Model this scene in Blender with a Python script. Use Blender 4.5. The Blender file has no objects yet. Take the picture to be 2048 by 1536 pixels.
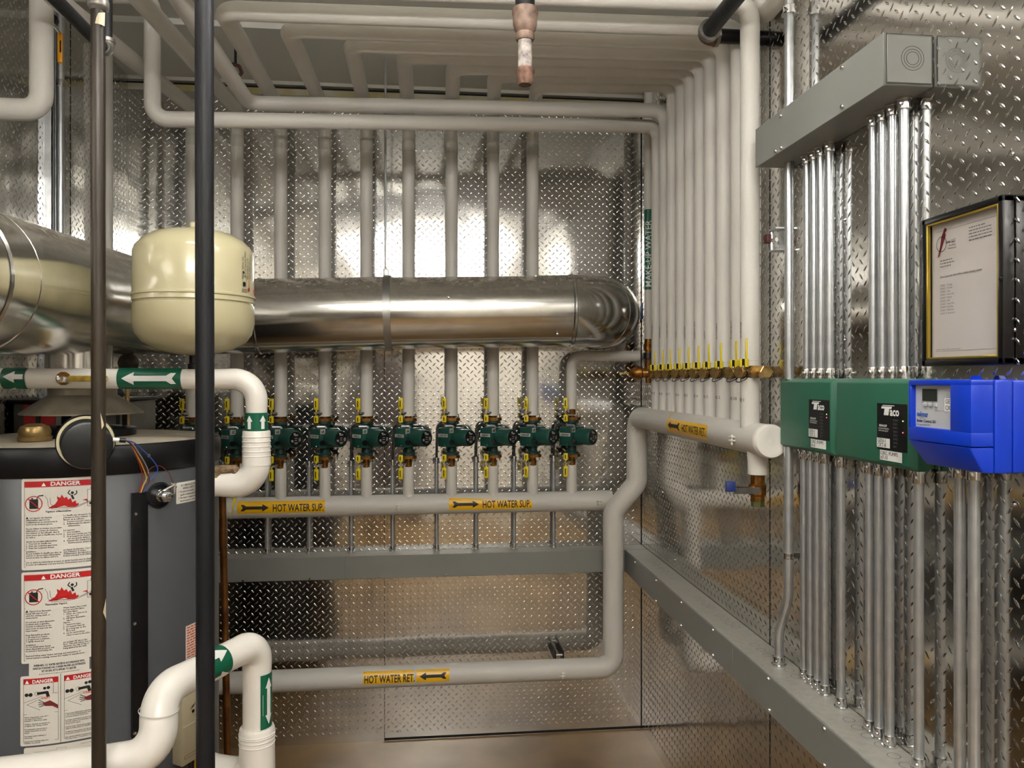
import bpy, bmesh, math, random
from mathutils import Vector, Matrix, geometry

random.seed(7)
SC = bpy.context.scene
COL = SC.collection
PI = math.pi

# ------------------------------------------------------------------ camera, world, exposure
YAW = math.atan(167 / 1560.0)
CAMZ = 1.59
cd = bpy.data.cameras.new('camera')
cam = bpy.data.objects.new('camera', cd)
COL.objects.link(cam)
cam.location = (0, 0, CAMZ)
cam.rotation_euler = (PI / 2, 0, -YAW)
cd.sensor_width = 36.0
cd.lens = 36.0 * 1560 / 2048
cd.shift_y = -11 / 2048.0
cd.clip_start = 0.02
SC.camera = cam
wd = bpy.data.worlds.new('world')
SC.world = wd
wd.use_nodes = True
wd.node_tree.nodes['Background'].inputs[0].default_value = (0.8, 0.85, 1.0, 1)
wd.node_tree.nodes['Background'].inputs[1].default_value = 0.3
SC.view_settings.view_transform = 'Standard'
SC.view_settings.look = 'None'
SC.view_settings.gamma = 1
SC.view_settings.use_curve_mapping = False
SC.view_settings.exposure = 0.5
TUBE_POWER = 34.0

F_ = 1560.0
SN, CS = math.sin(YAW), math.cos(YAW)


def at(px, py, X=None, Y=None, Z=None, d=None):
    """World point seen at photo pixel (px, py) on a known wall plane or at a known depth."""
    dx = (px - 1024) / F_
    r = (SN + CS * dx, CS - SN * dx, (757 - py) / F_)
    if d is not None: t = d
    elif X is not None: t = X / r[0]
    elif Y is not None: t = Y / r[1]
    else: t = (Z - CAMZ) / r[2]
    return Vector((r[0] * t, r[1] * t, CAMZ + r[2] * t))


# room: back wall Y=3.463, right wall X=.962, left wall X=-1.268
BY, RX, LX, CZ = 3.463, 0.962, -1.268, 2.90

# ------------------------------------------------------------------ materials
MATS = {}


def srgb(h):
    h = h.lstrip('#')
    v = [int(h[i:i + 2], 16) / 255 for i in (0, 2, 4)]
    return tuple(((c + 0.055) / 1.055) ** 2.4 if c > 0.04045 else c / 12.92 for c in v) + (1,)


def mat(name, color, rough=0.5, metal=0.0, noise=0.0, nscale=8.0, bump=0.0, bscale=40.0, rvar=0.0,
        color2=None, emit=0.0, coat=0.0, stretch=None, dust=0.0, spec=0.5, wave=0.0, wscale=3.0):
    if name in MATS: return MATS[name]
    m = bpy.data.materials.new(name)
    m.use_nodes = True
    nt = m.node_tree
    b = nt.nodes['Principled BSDF']
    c = srgb(color) if isinstance(color, str) else tuple(color) + (1,)
    b.inputs['Base Color'].default_value = c
    b.inputs['Roughness'].default_value = rough
    b.inputs['Metallic'].default_value = metal
    b.inputs['Specular IOR Level'].default_value = spec
    if coat: b.inputs['Coat Weight'].default_value = coat; b.inputs['Coat Roughness'].default_value = 0.08
    if emit:
        b.inputs['Emission Color'].default_value = c
        b.inputs['Emission Strength'].default_value = emit
    tc = nt.nodes.new('ShaderNodeTexCoord')
    mp = nt.nodes.new('ShaderNodeMapping')
    nt.links.new(tc.outputs['Object'], mp.inputs['Vector'])
    if stretch: mp.inputs['Scale'].default_value = stretch

    def tex(scale, detail=4):
        n = nt.nodes.new('ShaderNodeTexNoise')
        n.inputs['Scale'].default_value = scale
        n.inputs['Detail'].default_value = detail
        nt.links.new(mp.outputs[0], n.inputs['Vector'])
        return n
    last = None
    if noise or color2:
        n = tex(nscale)
        r = nt.nodes.new('ShaderNodeValToRGB')
        r.color_ramp.elements[0].position = 0.35
        r.color_ramp.elements[1].position = 0.68
        c2 = srgb(color2) if color2 else tuple(x * (1 - noise) for x in c[:3]) + (1,)
        r.color_ramp.elements[0].color = c2
        r.color_ramp.elements[1].color = c
        nt.links.new(n.outputs['Fac'], r.inputs[0])
        last = r.outputs[0]
        nt.links.new(last, b.inputs['Base Color'])
        if rvar:
            mr = nt.nodes.new('ShaderNodeMapRange')
            mr.inputs['To Min'].default_value = rough + rvar
            mr.inputs['To Max'].default_value = max(0.02, rough - rvar)
            nt.links.new(n.outputs['Fac'], mr.inputs['Value'])
            nt.links.new(mr.outputs[0], b.inputs['Roughness'])
    if dust:
        # settled dust lies on surfaces that face up
        g = nt.nodes.new('ShaderNodeNewGeometry')
        sx = nt.nodes.new('ShaderNodeSeparateXYZ')
        nt.links.new(g.outputs['Normal'], sx.inputs[0])
        n = tex(60)
        ad = nt.nodes.new('ShaderNodeMath'); ad.operation = 'MULTIPLY'
        nt.links.new(sx.outputs[2], ad.inputs[0]); nt.links.new(n.outputs['Fac'], ad.inputs[1])
        mr = nt.nodes.new('ShaderNodeMapRange')
        mr.inputs['From Min'].default_value = 0.15; mr.inputs['From Max'].default_value = 0.6
        mr.inputs['To Max'].default_value = dust
        nt.links.new(ad.outputs[0], mr.inputs['Value'])
        mx = nt.nodes.new('ShaderNodeMixShader')
        df = nt.nodes.new('ShaderNodeBsdfDiffuse')
        df.inputs[0].default_value = (0.50, 0.45, 0.37, 1)
        nt.links.new(mr.outputs[0], mx.inputs[0])
        nt.links.new(b.outputs[0], mx.inputs[1])
        nt.links.new(df.outputs[0], mx.inputs[2])
        nt.links.new(mx.outputs[0], nt.nodes['Material Output'].inputs[0])
    nrm = None
    if bump:
        n = tex(bscale)
        bp = nt.nodes.new('ShaderNodeBump')
        bp.inputs['Strength'].default_value = bump
        bp.inputs['Distance'].default_value = 0.002
        nt.links.new(n.outputs['Fac'], bp.inputs['Height'])
        nrm = bp
    if wave:
        n = tex(wscale, 1.5)
        bp = nt.nodes.new('ShaderNodeBump')
        bp.inputs['Strength'].default_value = wave
        bp.inputs['Distance'].default_value = 0.02
        nt.links.new(n.outputs['Fac'], bp.inputs['Height'])
        if nrm: nt.links.new(nrm.outputs[0], bp.inputs['Normal'])
        nrm = bp
    if nrm: nt.links.new(nrm.outputs[0], b.inputs['Normal'])
    MATS[name] = m
    return m


PLATE = mat('tread_plate', (0.80, 0.79, 0.765), 0.11, 1.0, noise=0.10, nscale=5, rvar=0.03, wave=0.22, wscale=3.5)
GALV = mat('galvanised_sheet', (0.70, 0.69, 0.66), 0.17, 1.0, noise=0.14, nscale=14, rvar=0.08, wave=0.05, wscale=4, dust=0.5)
EMT = mat('galvanised_conduit', (0.64, 0.66, 0.68), 0.30, 0.8, noise=0.18, nscale=30, rvar=0.06)
ZINC = mat('zinc_bright', (0.75, 0.75, 0.75), 0.16, 1.0)
JACKET = mat('white_jacket', '#d3cfc7', 0.5, noise=0.07, nscale=5, bump=0.25, bscale=130)
PAINTW = mat('white_painted_wrap', '#e8e3da', 0.30, noise=0.05, nscale=7, bump=0.35, bscale=45, coat=0.15)
TAPE = mat('grey_tape', '#bdbab0', 0.5)
TROUGH = mat('grey_painted_steel', '#858681', 0.38, noise=0.08, nscale=3)
TROUGHD = mat('grey_painted_steel_dusty', '#858681', 0.42, noise=0.1, nscale=6, dust=0.35)
KNOCK = mat('knockout_line', '#3f3f3b', 0.6)
BLACKP = mat('black_iron', '#1b1c20', 0.48, 0.1, spec=.35, noise=0.45, nscale=22, bump=0.5, bscale=90, stretch=(1, 1, .25), rvar=0.1)
RUSTP = mat('rusty_iron', '#3e3325', 0.4, 0.12, color2='#17110d', nscale=24, bump=0.5, bscale=70, stretch=(1, 1, .12), rvar=0.1)
RUST = mat('rust_brown', '#7d5c4a', 0.75, color2='#4a342b', nscale=60, bump=0.8, bscale=120)
SCALE_ = mat('scaled_iron', '#b5ada0', 0.6, color2='#5c5054', nscale=45, bump=0.7, bscale=120)
CASTG = mat('malleable_fitting', '#8f8b84', 0.35, 0.7, noise=0.4, nscale=40, bump=0.4, bscale=80)
BRASS = mat('brass', '#cfae70', 0.34, 0.8, color2='#9a7c4a', nscale=40, bump=0.2)
BRONZE = mat('bronze_flange', '#9c6a2a', 0.38, 0.8, color2='#5c3c18', nscale=50)
COPPER = mat('copper_brown', '#8a5a2c', 0.38, 0.7, color2='#5e3b1c', nscale=20)
YELLOW = mat('yellow_grip', '#d8c21c', 0.35)
YELLOWD = mat('yellow_grip_worn', '#a98f26', 0.45, color2='#7d6420', nscale=60)
ORANGE = mat('orange_grip', '#e59a12', 0.35)
BLUEG = mat('blue_grip', '#23336e', 0.4)
PUMPG = mat('pump_green', '#184a40', 0.42, noise=0.2, nscale=25)
PUMPD = mat('pump_green_dark', '#12362f', 0.5)
BLACK = mat('black_plastic', '#0d0e12', 0.32)
BLACKM = mat('black_enamel', '#0c0c0f', 0.4, noise=0.3, nscale=20, spec=.3)
GREEN = mat('green_enclosure', '#28624c', 0.42, noise=0.06, nscale=5)
BLUE = mat('blue_enclosure', '#0536bd', 0.33, noise=0.08, nscale=9)
BLUED = mat('blue_enclosure_shaped', '#0536bd', 0.33, noise=0.08, nscale=9)
GREYP = mat('grey_faceplate', '#b3b5b8', 0.4)
LCD = mat('lcd_glass', '#2c332c', 0.12)
HEATG = mat('heater_grey', '#4b4d51', 0.36, noise=0.08, nscale=4, spec=0.4)
HEATTOP = mat('heater_top', '#b3a994', 0.5, color2='#8b8170', nscale=8, dust=0.5)
HOOD = mat('hood_steel', '#a39a89', 0.42, 0.6, color2='#7c7466', nscale=12)
CREAM = mat('cream_enamel', '#bdb592', 0.24, coat=0.4)
BEIGE = mat('beige_plastic', '#aca287', 0.45, noise=0.08, nscale=12)
STICKW = mat('sticker_white', '#d9d5cc', 0.4)
INK = mat('ink_black', '#1b1b1d', 0.5)
INKG = mat('ink_grey', '#6c6c6c', 0.5)
RED = mat('ink_red', '#b3191c', 0.4)
LORANGE = mat('ink_orange', '#d2481c', 0.5)
MAROON = mat('ink_maroon', '#701c24', 0.5)
INKBLUE = mat('ink_blue', '#2b55a8', 0.5)
LABY = mat('label_yellow', '#efb812', 0.3)
LABG = mat('label_green', '#0b5a41', 0.3)
LABW = mat('label_white', '#e9e9e6', 0.35)
FRAMEB = mat('frame_black', '#0c0b0c', 0.3)
GOLD = mat('gold_trim', '#b39a3a', 0.3, 0.8)
PAPER = mat('paper', '#dcd5cf', 0.55)
FLOOR = mat('brown_concrete', '#92744a', 0.36, color2='#6c5332', nscale=2.3, rvar=0.12, bump=0.15, bscale=20)
CEIL = mat('ceiling_paint', '#cfcdc4', 0.7, noise=0.04, nscale=2)
DRYW = mat('rear_drywall', '#d8d2c6', 0.7, noise=0.05, nscale=2)
DARK = mat('dark_gap', '#111110', 0.8)
JOINT = mat('joint_compound', '#b9b5a7', 0.7, color2='#a79a66', nscale=9)
WOODD = mat('dark_door', '#2d211a', 0.5)
TUBE = mat('fluorescent_tube', (1.0, 0.975, 0.935), 0.5, emit=TUBE_POWER)
TUBE_FILL = mat('fluorescent_tube_fill', (1.0, 0.975, 0.935), 0.5, emit=TUBE_POWER * 2.0)  # stronger emission for the two added fill lights
FIXW = mat('fixture_white', '#e6e6e2', 0.4)
LEDG = mat('led_green', (0.35, 1.0, 0.25), 0.4, emit=3.0)
LEDR = mat('led_red', (1.0, 0.12, 0.2), 0.4, emit=3.0)
GLASS = mat('clear_glazing', (1, 1, 1), 0.03)
GLASS.node_tree.nodes['Principled BSDF'].inputs['Transmission Weight'].default_value = 1.0
GLASS.node_tree.nodes['Principled BSDF'].inputs['IOR'].default_value = 1.15
WIRES = [mat('wire_' + n, c, 0.4) for n, c in (('red', '#8e1d1d'), ('yellow', '#c9a432'), ('grey', '#8d8d92'), ('blue', '#32509c'), ('maroon', '#5d2020'))]

# ------------------------------------------------------------------ mesh helpers
OFF = {}


def V(*a): return Vector(a)


def fillet(pts, R, n=8):
    pts = [Vector(p) for p in pts]
    out = [pts[0]]
    for i in range(1, len(pts) - 1):
        r = R[i - 1] if isinstance(R, (list, tuple)) else R
        p, a, b = pts[i], pts[i - 1], pts[i + 1]
        u, w = (a - p).normalized(), (b - p).normalized()
        ang = u.angle(w)
        if ang > PI - 0.02 or r <= 0:
            out.append(p); continue
        d = r / math.tan(ang / 2)
        d = min(d, (a - p).length * 0.48 if i > 1 else (a - p).length * 0.95, (b - p).length * 0.48 if i < len(pts) - 2 else (b - p).length * 0.95)
        rr = d * math.tan(ang / 2)
        c = p + (u + w).normalized() * (rr / math.sin(ang / 2))
        s, e = p + u * d - c, p + w * d - c
        tot = s.angle(e)
        ax = s.cross(e).normalized()
        for k in range(n + 1):
            out.append(c + Matrix.Rotation(tot * k / n, 3, ax) @ s)
    out.append(pts[-1])
    return out


class MB:
    def __init__(self): self.bm = bmesh.new()

    def box(self, x0, x1, y0, y1, z0, z1, bev=0.0, seg=2, mtx=None):
        r = bmesh.ops.create_cube(self.bm, size=1.0)
        vs = r['verts']
        for v in vs:
            v.co = Vector(((x0 + x1) / 2 + v.co.x * (x1 - x0), (y0 + y1) / 2 + v.co.y * (y1 - y0), (z0 + z1) / 2 + v.co.z * (z1 - z0)))
        if bev:
            es = list({e for v in vs for e in v.link_edges})
            r = bmesh.ops.bevel(self.bm, geom=es, offset=bev, segments=seg, profile=0.5, affect='EDGES')
            vs = list({v for f in r['faces'] for v in f.verts} | {v for v in vs if v.is_valid})
        if mtx is not None:
            bmesh.ops.transform(self.bm, matrix=mtx, verts=vs)
        return self

    def raw(self, verts, faces, mtx=None):
        vs = [self.bm.verts.new(mtx @ Vector(v) if mtx is not None else Vector(v)) for v in verts]
        for f in faces:
            try: self.bm.faces.new([vs[i] for i in f])
            except ValueError: pass
        return self

    def tube(self, pts, r, seg=20, cap=True, squash=None):
        pts = [Vector(p) for p in pts]
        q = [pts[0]]
        rr = [r[0] if isinstance(r, list) else r]
        for i, p in enumerate(pts[1:], 1):
            if (p - q[-1]).length > 1e-6:
                q.append(p); rr.append(r[i] if isinstance(r, list) else r)
        pts = q
        n = len(pts)
        tans = []
        for i in range(n):
            a = pts[max(i - 1, 0)]; b = pts[min(i + 1, n - 1)]
            if 0 < i < n - 1:
                t = (pts[i] - a).normalized() + (b - pts[i]).normalized()
            else: t = b - a
            tans.append(t.normalized())
        t0 = tans[0]
        up = Vector((0, 0, 1)) if abs(t0.z) < 0.9 else Vector((1, 0, 0))
        nx = t0.cross(up).normalized()
        rings = []
        prev = t0
        for i in range(n):
            t = tans[i]
            ax = prev.cross(t)
            if ax.length > 1e-7:
                nx = Matrix.Rotation(prev.angle(t), 3, ax.normalized()) @ nx
            nx = (nx - t * nx.dot(t)).normalized()
            prev = t
            bn = t.cross(nx)
            ring = [self.bm.verts.new(pts[i] + (nx * math.cos(2 * PI * k / seg) + bn * math.sin(2 * PI * k / seg)) * rr[i]) for k in range(seg)]
            rings.append(ring)
        for i in range(n - 1):
            for k in range(seg):
                self.bm.faces.new((rings[i][k], rings[i][(k + 1) % seg], rings[i + 1][(k + 1) % seg], rings[i + 1][k]))
        if cap:
            self.bm.faces.new(rings[0][::-1]); self.bm.faces.new(rings[-1])
        return self

    def lathe(self, prof, o=(0, 0, 0), axis=(0, 0, 1), seg=28, cap=True):
        o = Vector(o); ax = Vector(axis).normalized()
        up = Vector((0, 0, 1)) if abs(ax.z) < 0.9 else Vector((1, 0, 0))
        nx = ax.cross(up).normalized(); bn = ax.cross(nx)
        rings = []
        for r, h in prof:
            r = max(r, 1e-5)
            rings.append([self.bm.verts.new(o + ax * h + (nx * math.cos(2 * PI * k / seg) + bn * math.sin(2 * PI * k / seg)) * r) for k in range(seg)])
        for i in range(len(prof) - 1):
            for k in range(seg):
                self.bm.faces.new((rings[i][k], rings[i][(k + 1) % seg], rings[i + 1][(k + 1) % seg], rings[i + 1][k]))
        if cap:
            self.bm.faces.new(rings[0][::-1]); self.bm.faces.new(rings[-1])
        return self

    def prism(self, poly, h0, h1, mtx=None):
        n = len(poly)
        vs = [(x, y, h0) for x, y in poly] + [(x, y, h1) for x, y in poly]
        fs = [tuple(range(n))[::-1], tuple(range(n, 2 * n))] + [(i, (i + 1) % n, n + (i + 1) % n, n + i) for i in range(n)]
        return self.raw(vs, fs, mtx)

    def build(self, name, m, parent=None, angle=38, flat=False, recalc=True):
        if recalc: bmesh.ops.recalc_face_normals(self.bm, faces=self.bm.faces)
        if parent is None:
            xs = [v.co for v in self.bm.verts]
            o_ = Vector(((min(c.x for c in xs) + max(c.x for c in xs)) / 2, (min(c.y for c in xs) + max(c.y for c in xs)) / 2, min(c.z for c in xs)))
        else:
            o_ = OFF.get(parent.name, Vector())
        bmesh.ops.translate(self.bm, vec=-o_, verts=self.bm.verts)
        me = bpy.data.meshes.new(name)
        self.bm.to_mesh(me); self.bm.free()
        if not flat:
            me.polygons.foreach_set('use_smooth', [True] * len(me.polygons))
            me.set_sharp_from_angle(angle=math.radians(angle))
        me.materials.append(m)
        o = bpy.data.objects.new(name, me)
        COL.objects.link(o)
        if parent is None: o.location = o_
        else: o.parent = parent
        OFF[o.name] = o_
        return o


def tag(o, label=None, cat=None, group=None, kind=None):
    if label: o['label'] = label
    if cat: o['category'] = cat
    if group: o['group'] = group
    if kind: o['kind'] = kind
    return o


def thing(name, loc, label, cat, group=None):
    o = bpy.data.objects.new(name, None)
    COL.objects.link(o)
    o.location = loc
    o.empty_display_size = 0.05
    OFF[o.name] = Vector(loc)
    return tag(o, label, cat, group)


def copy_tree(o, parent=None):
    c = o.copy(); COL.objects.link(c)
    if parent is not None: c.parent = parent
    for ch in list(o.children): copy_tree(ch, c)
    return c


# ---- flat marks (labels, lettering) laid on flat or round surfaces
_TC = {}


def text2d(s, size=1.0, align='LEFT', sx=1.0, bold=0.0, res=2):
    key = (s, bold, res, align)
    if key not in _TC:
        cu = bpy.data.curves.new('t', 'FONT')
        cu.body = s; cu.size = 1.0; cu.align_x = align; cu.resolution_u = res
        cu.offset = bold; cu.fill_mode = 'FRONT'
        ob = bpy.data.objects.new('t', cu)
        me = bpy.data.meshes.new_from_object(ob)
        _TC[key] = ([(v.co.x, v.co.y) for v in me.vertices], [tuple(p.vertices) for p in me.polygons])
        bpy.data.objects.remove(ob); bpy.data.curves.remove(cu); bpy.data.meshes.remove(me)
    vs, fs = _TC[key]
    return [(x * size * sx, y * size) for x, y in vs], fs


def T(s, u, v, size, align='LEFT', sx=1.0, bold=0.0, rot=0, res=2): return ('T', s, u, v, size, align, sx, bold, rot, res)


def R(u0, v0, u1, v1): return [(u0, v0), (u1, v0), (u1, v1), (u0, v1)]


def frame2(u0, v0, u1, v1, w): return [R(u0, v0, u1, v0 + w), R(u0, v1 - w, u1, v1), R(u0, v0 + w, u0 + w, v1 - w), R(u1 - w, v0 + w, u1, v1 - w)]


def RR(u0, v0, u1, v1, r, n=4):
    o = []
    for cx, cy, a in ((u1 - r, v0 + r, -90), (u1 - r, v1 - r, 0), (u0 + r, v1 - r, 90), (u0 + r, v0 + r, 180)):
        for k in range(n + 1):
            t = math.radians(a + 90 * k / n); o.append((cx + r * math.cos(t), cy + r * math.sin(t)))
    return o


def disc(u, v, r, n=20, ry=None): return [(u + r * math.cos(2 * PI * k / n), v + (ry or r) * math.sin(2 * PI * k / n)) for k in range(n)]


def ring(u, v, r, w, n=24, ry=None):
    ry = ry or r
    o = []
    for k in range(n):
        a, b = 2 * PI * k / n, 2 * PI * (k + 1) / n
        o.append([(u + r * math.cos(a), v + ry * math.sin(a)), (u + r * math.cos(b), v + ry * math.sin(b)),
                  (u + (r - w) * math.cos(b), v + (ry - w) * math.sin(b)), (u + (r - w) * math.cos(a), v + (ry - w) * math.sin(a))])
    return o


def line2(u0, v0, u1, v1, w):
    d = Vector((u1 - u0, v1 - v0)).normalized() * w / 2
    return [(u0 - d.y, v0 + d.x), (u0 + d.y, v0 - d.x), (u1 + d.y, v1 - d.x), (u1 - d.y, v1 + d.x)]


def arrow(u0, u1, v, h, tail=True):
    """Arrow from u0 to u1 (pointing to u1), total height h."""
    s = 1 if u1 > u0 else -1
    L = abs(u1 - u0)
    b = h * 0.20
    hd = h * 0.9
    p = [(0, b), (L - hd, b), (L - hd, h / 2), (L, 0), (L - hd, -h / 2), (L - hd, -b), (0, -b)]
    if tail:
        t = h * 0.75
        p = [(t, b), (L - hd, b), (L - hd, h / 2), (L, 0), (L - hd, -h / 2), (L - hd, -b), (t, -b), (t * 0.55, -h * .42), (0, -h * .42), (t * .4, 0), (0, h * .42), (t * .55, h * .42)]
    return [(u0 + s * a, v + c) for a, c in p]


def decal(name, m, parent, shapes, mapf, h=0.0008, cu=0.0, cv=0.0, thick=False, label=None):
    bm = bmesh.new()
    for s in shapes:
        if isinstance(s, tuple) and s[0] == 'T':
            _, st, u, v, size, al, sx, bo, rot, res = s
            vs, fs = text2d(st, size, al, sx, bo, res)
            c_, s_ = math.cos(rot), math.sin(rot)
            bv = [bm.verts.new((u + x * c_ - y * s_, v + x * s_ + y * c_, 0)) for x, y in vs]
            for f in fs:
                try: bm.faces.new([bv[i] for i in f])
                except ValueError: pass
        else:
            bv = [bm.verts.new((u, v, 0)) for u, v in s]
            if len(s) <= 4 or m is None:
                bm.faces.new(bv)
            else:
                for t in geometry.tessellate_polygon([[Vector((u, v, 0)) for u, v in s]]):
                    bm.faces.new([bv[i] for i in t])
    for step, ax in ((cu, 0), (cv, 1)):
        if step and bm.verts:
            lo = min(v.co[ax] for v in bm.verts); hi = max(v.co[ax] for v in bm.verts)
            k = math.floor(lo / step) + 1
            while k * step < hi:
                co = [0, 0, 0]; no = [0, 0, 0]; co[ax] = k * step; no[ax] = 1
                bmesh.ops.bisect_plane(bm, geom=bm.verts[:] + bm.edges[:] + bm.faces[:], plane_co=co, plane_no=no, dist=1e-7)
                k += 1
    for v in bm.verts: v.co = mapf(v.co.x, v.co.y, h)
    b = MB(); b.bm.free(); b.bm = bm
    o = b.build(name, m, parent, flat=True, recalc=False)
    if label: o['label'] = label
    return o


def cylmap(O, A, N, r):
    """u runs along the axis A, v around it (v>0 towards T)."""
    O, A, N = Vector(O), Vector(A).normalized(), Vector(N)
    N = (N - A * N.dot(A)).normalized()
    Tn = A.cross(N) * 1.0
    if Tn.z < 0 or (abs(Tn.z) < 1e-3 and False): Tn = -Tn

    def f(u, v, h):
        a = v / r
        return O + A * u + (N * math.cos(a) + Tn * math.sin(a)) * (r + h)
    return f


def cylmap_v(O, N, r, right):
    """Vertical cylinder: u around (towards 'right'), v up."""
    O, N = Vector(O), Vector(N).normalized()
    rt = Vector(right).normalized()

    def f(u, v, h):
        a = u / r
        return O + Vector((0, 0, v)) + (N * math.cos(a) + rt * math.sin(a)) * (r + h)
    return f


def planemap(O, U, W):
    O, U, W = Vector(O), Vector(U).normalized(), Vector(W).normalized()
    n = U.cross(W)
    return lambda u, v, h: O + U * u + W * v + n * h


# ------------------------------------------------------------------ room shell
def lozenges(mb_v, mb_f, u0, u1, v0, v1, to3, p=0.0332):
    """Raised alternating bars of tread plate, on a grid of pitch p."""
    L, W, Hh = 0.0108, 0.0029, 0.0018
    i0, i1 = int(u0 / p) + 1, int(u1 / p)
    j0, j1 = int(v0 / p) + 1, int(v1 / p)
    for i in range(2 * i0, 2 * i1):
        for j in range(2 * j0, 2 * j1):
            if (i + j) % 2: continue
            s = 1 if i % 2 else -1
            c, sn = math.cos(s * 0.76), math.sin(s * 0.76)
            cu, cv = (i / 2 + .25) * p, (j / 2 + .25) * p
            n = len(mb_v)
            for a, b, h in ((-L, 0, 0), (-L * .35, -W, 0), (L * .35, -W, 0), (L, 0, 0), (L * .35, W, 0), (-L * .35, W, 0), (-L * .42, 0, Hh), (L * .42, 0, Hh)):
                mb_v.append(to3(cu + a * c - b * sn, cv + a * sn + b * c, h))
            mb_f += [(n, n + 1, n + 6), (n + 1, n + 2, n + 7, n + 6), (n + 2, n + 3, n + 7), (n + 3, n + 4, n + 7), (n + 4, n + 5, n + 6, n + 7), (n + 5, n, n + 6)]


def plate_wall(name, ua, ub, va, vb, la, lb, to3, thick):
    vs, fs = [], []
    for h in (0, -thick):
        for u, v in ((ua, va), (ub, va), (ub, vb), (ua, vb)): vs.append(to3(u, v, h))
    fs += [(0, 1, 2, 3), (7, 6, 5, 4), (0, 4, 5, 1), (1, 5, 6, 2), (2, 6, 7, 3), (3, 7, 4, 0)]
    lozenges(vs, fs, la, lb, va + .004, vb - .002, to3)
    me = bpy.data.meshes.new(name)
    me.from_pydata(vs, [], fs)
    me.polygons.foreach_set('use_smooth', [False] * 6 + [True] * (len(fs) - 6))
    me.materials.append(PLATE)
    o = bpy.data.objects.new(name, me); COL.objects.link(o)
    OFF[o.name] = Vector()
    return tag(o, kind='structure')


PT = 2.818
wb = plate_wall('wall_back', LX - .04, RX + .04, 0, PT, LX, RX, lambda u, v, h: (u, BY - h, v), .04)
wr = plate_wall('wall_right', -2.4, BY, 0, CZ, .25, BY, lambda u, v, h: (RX - h, u, v), .04)
wl = plate_wall('wall_left', -2.4, BY, 0, CZ, 1.2, BY, lambda u, v, h: (LX + h, u, v), .04)
for o in (wb, wr, wl):
    bm = bmesh.new(); bm.from_mesh(o.data); bmesh.ops.recalc_face_normals(bm, faces=bm.faces); bm.to_mesh(o.data); bm.free()


def struct(name, x0, x1, y0, y1, z0, z1, m):
    return tag(MB().box(x0, x1, y0, y1, z0, z1).build(name, m), kind='structure')


struct('floor', LX - .04, RX + .04, -2.45, BY + .04, -.04, 0, FLOOR)
struct('ceiling', LX - .04, RX + .04, -2.45, BY + .14, CZ, CZ + .04, CEIL)
struct('wall_front', LX - .04, RX + .04, -2.45, -2.40, 0, CZ, DRYW)
struct('trim_1', LX - .04, RX + .04, BY + .0, BY + .04, PT + .045, CZ, CEIL)      # joint band above the plate
struct('trim_2', LX - .04, RX + .04, BY + .03, BY + .05, PT - .01, PT + .06, DARK)   # open gap behind the plate edge
struct('trim_4', LX - .04, RX + .04, BY + .002, BY + .03, PT, PT + .028, JOINT)
struct('trim_3', LX, RX, 2.95, BY, CZ - .022, CZ, CEIL)                 # ceiling drop board
struct('door_1', -.95, -.1, -2.41, -2.37, 0.0, 2.1, WOODD)

# seams between plates and the screws that hold them
sm = MB()
for x in (-.192,): sm.box(x - .0012, x + .0012, BY - .0006, BY, 0, PT)
sm.box(-.192, RX, BY - .0012, BY - .0004, .002, .012)
sm.build('seam', DARK, wb)
sm = MB()
for y in (2.12,): sm.box(RX - .0012, RX, y - .0015, y + .0015, 0, CZ)
sm.box(RX - .002, RX, BY - .004, BY - .001, 0, PT)
sm.build('seam', DARK, wr)
sm = MB()
for y in (2.93,): sm.box(LX, LX + .0012, y - .0015, y + .0015, 0, CZ)
sm.build('seam', DARK, wl)
scr = None


def screw_at(parent, p, n, r=.0045):
    return MB().lathe([(r, 0), (r, .001), (r * .6, .003), (0, .0035)], p, n, seg=8, cap=False).build('screw', ZINC, parent)


s0 = None
for px, py in ((759, 1236), (794, 1235), (890, 1228), (1037, 1227), (1157, 1230), (760, 1390), (795, 1376), (1160, 1362), (701, 1452), (756, 1457), (795, 1463), (890, 1455),
               (1037, 1450), (1167, 1443), (642, 1383), (765, 486), (795, 486), (764, 711), (796, 709), (1266, 1233), (1266, 1368), (638, 1245)):
    screw_at(wb, at(px, py, Y=BY) , (0, -1, 0))
for px, py in ((1572, 720), (1610, 720), (1598, 475), (1690, 440), (1690, 680), (2025, 308), (2027, 660), (2028, 1008), (1325, 985), (1350, 1120), (1378, 1018), (1298, 1130), (1597, 36)):
    screw_at(wr, at(px, py, X=RX), (-1, 0, 0))

# ------------------------------------------------------------------ ceiling lights (overhead, plus two added fill lights behind the camera)
def ceiling_light(x, y, z, label, tm=None):
    t = thing('ceiling_light', (x, y, z), label, 'ceiling light', 'fluorescent strip lights')
    b = MB().box(x - .61, x + .61, y - .022, y + .022, z, z + .045, .006); b.build('housing', FIXW, t)
    for s in (-.045, .045):
        MB().tube([(x - .58, y + s, z + .012), (x + .58, y + s, z + .012)], .013, 12).build('lamp_tube', tm or TUBE, t)
    for s in (-.59, .59): MB().box(x + s - .008, x + s + .008, y - .06, y + .06, z - .004, z + .028, .002).build('lamp_holder', FIXW, t)
    if z < CZ - .1:
        for s in (-.4, .4):
            MB().tube([(x + s, y, z + .045), (x + s, y, CZ)], .005, 8).build('stem', FIXW, t)


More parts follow.
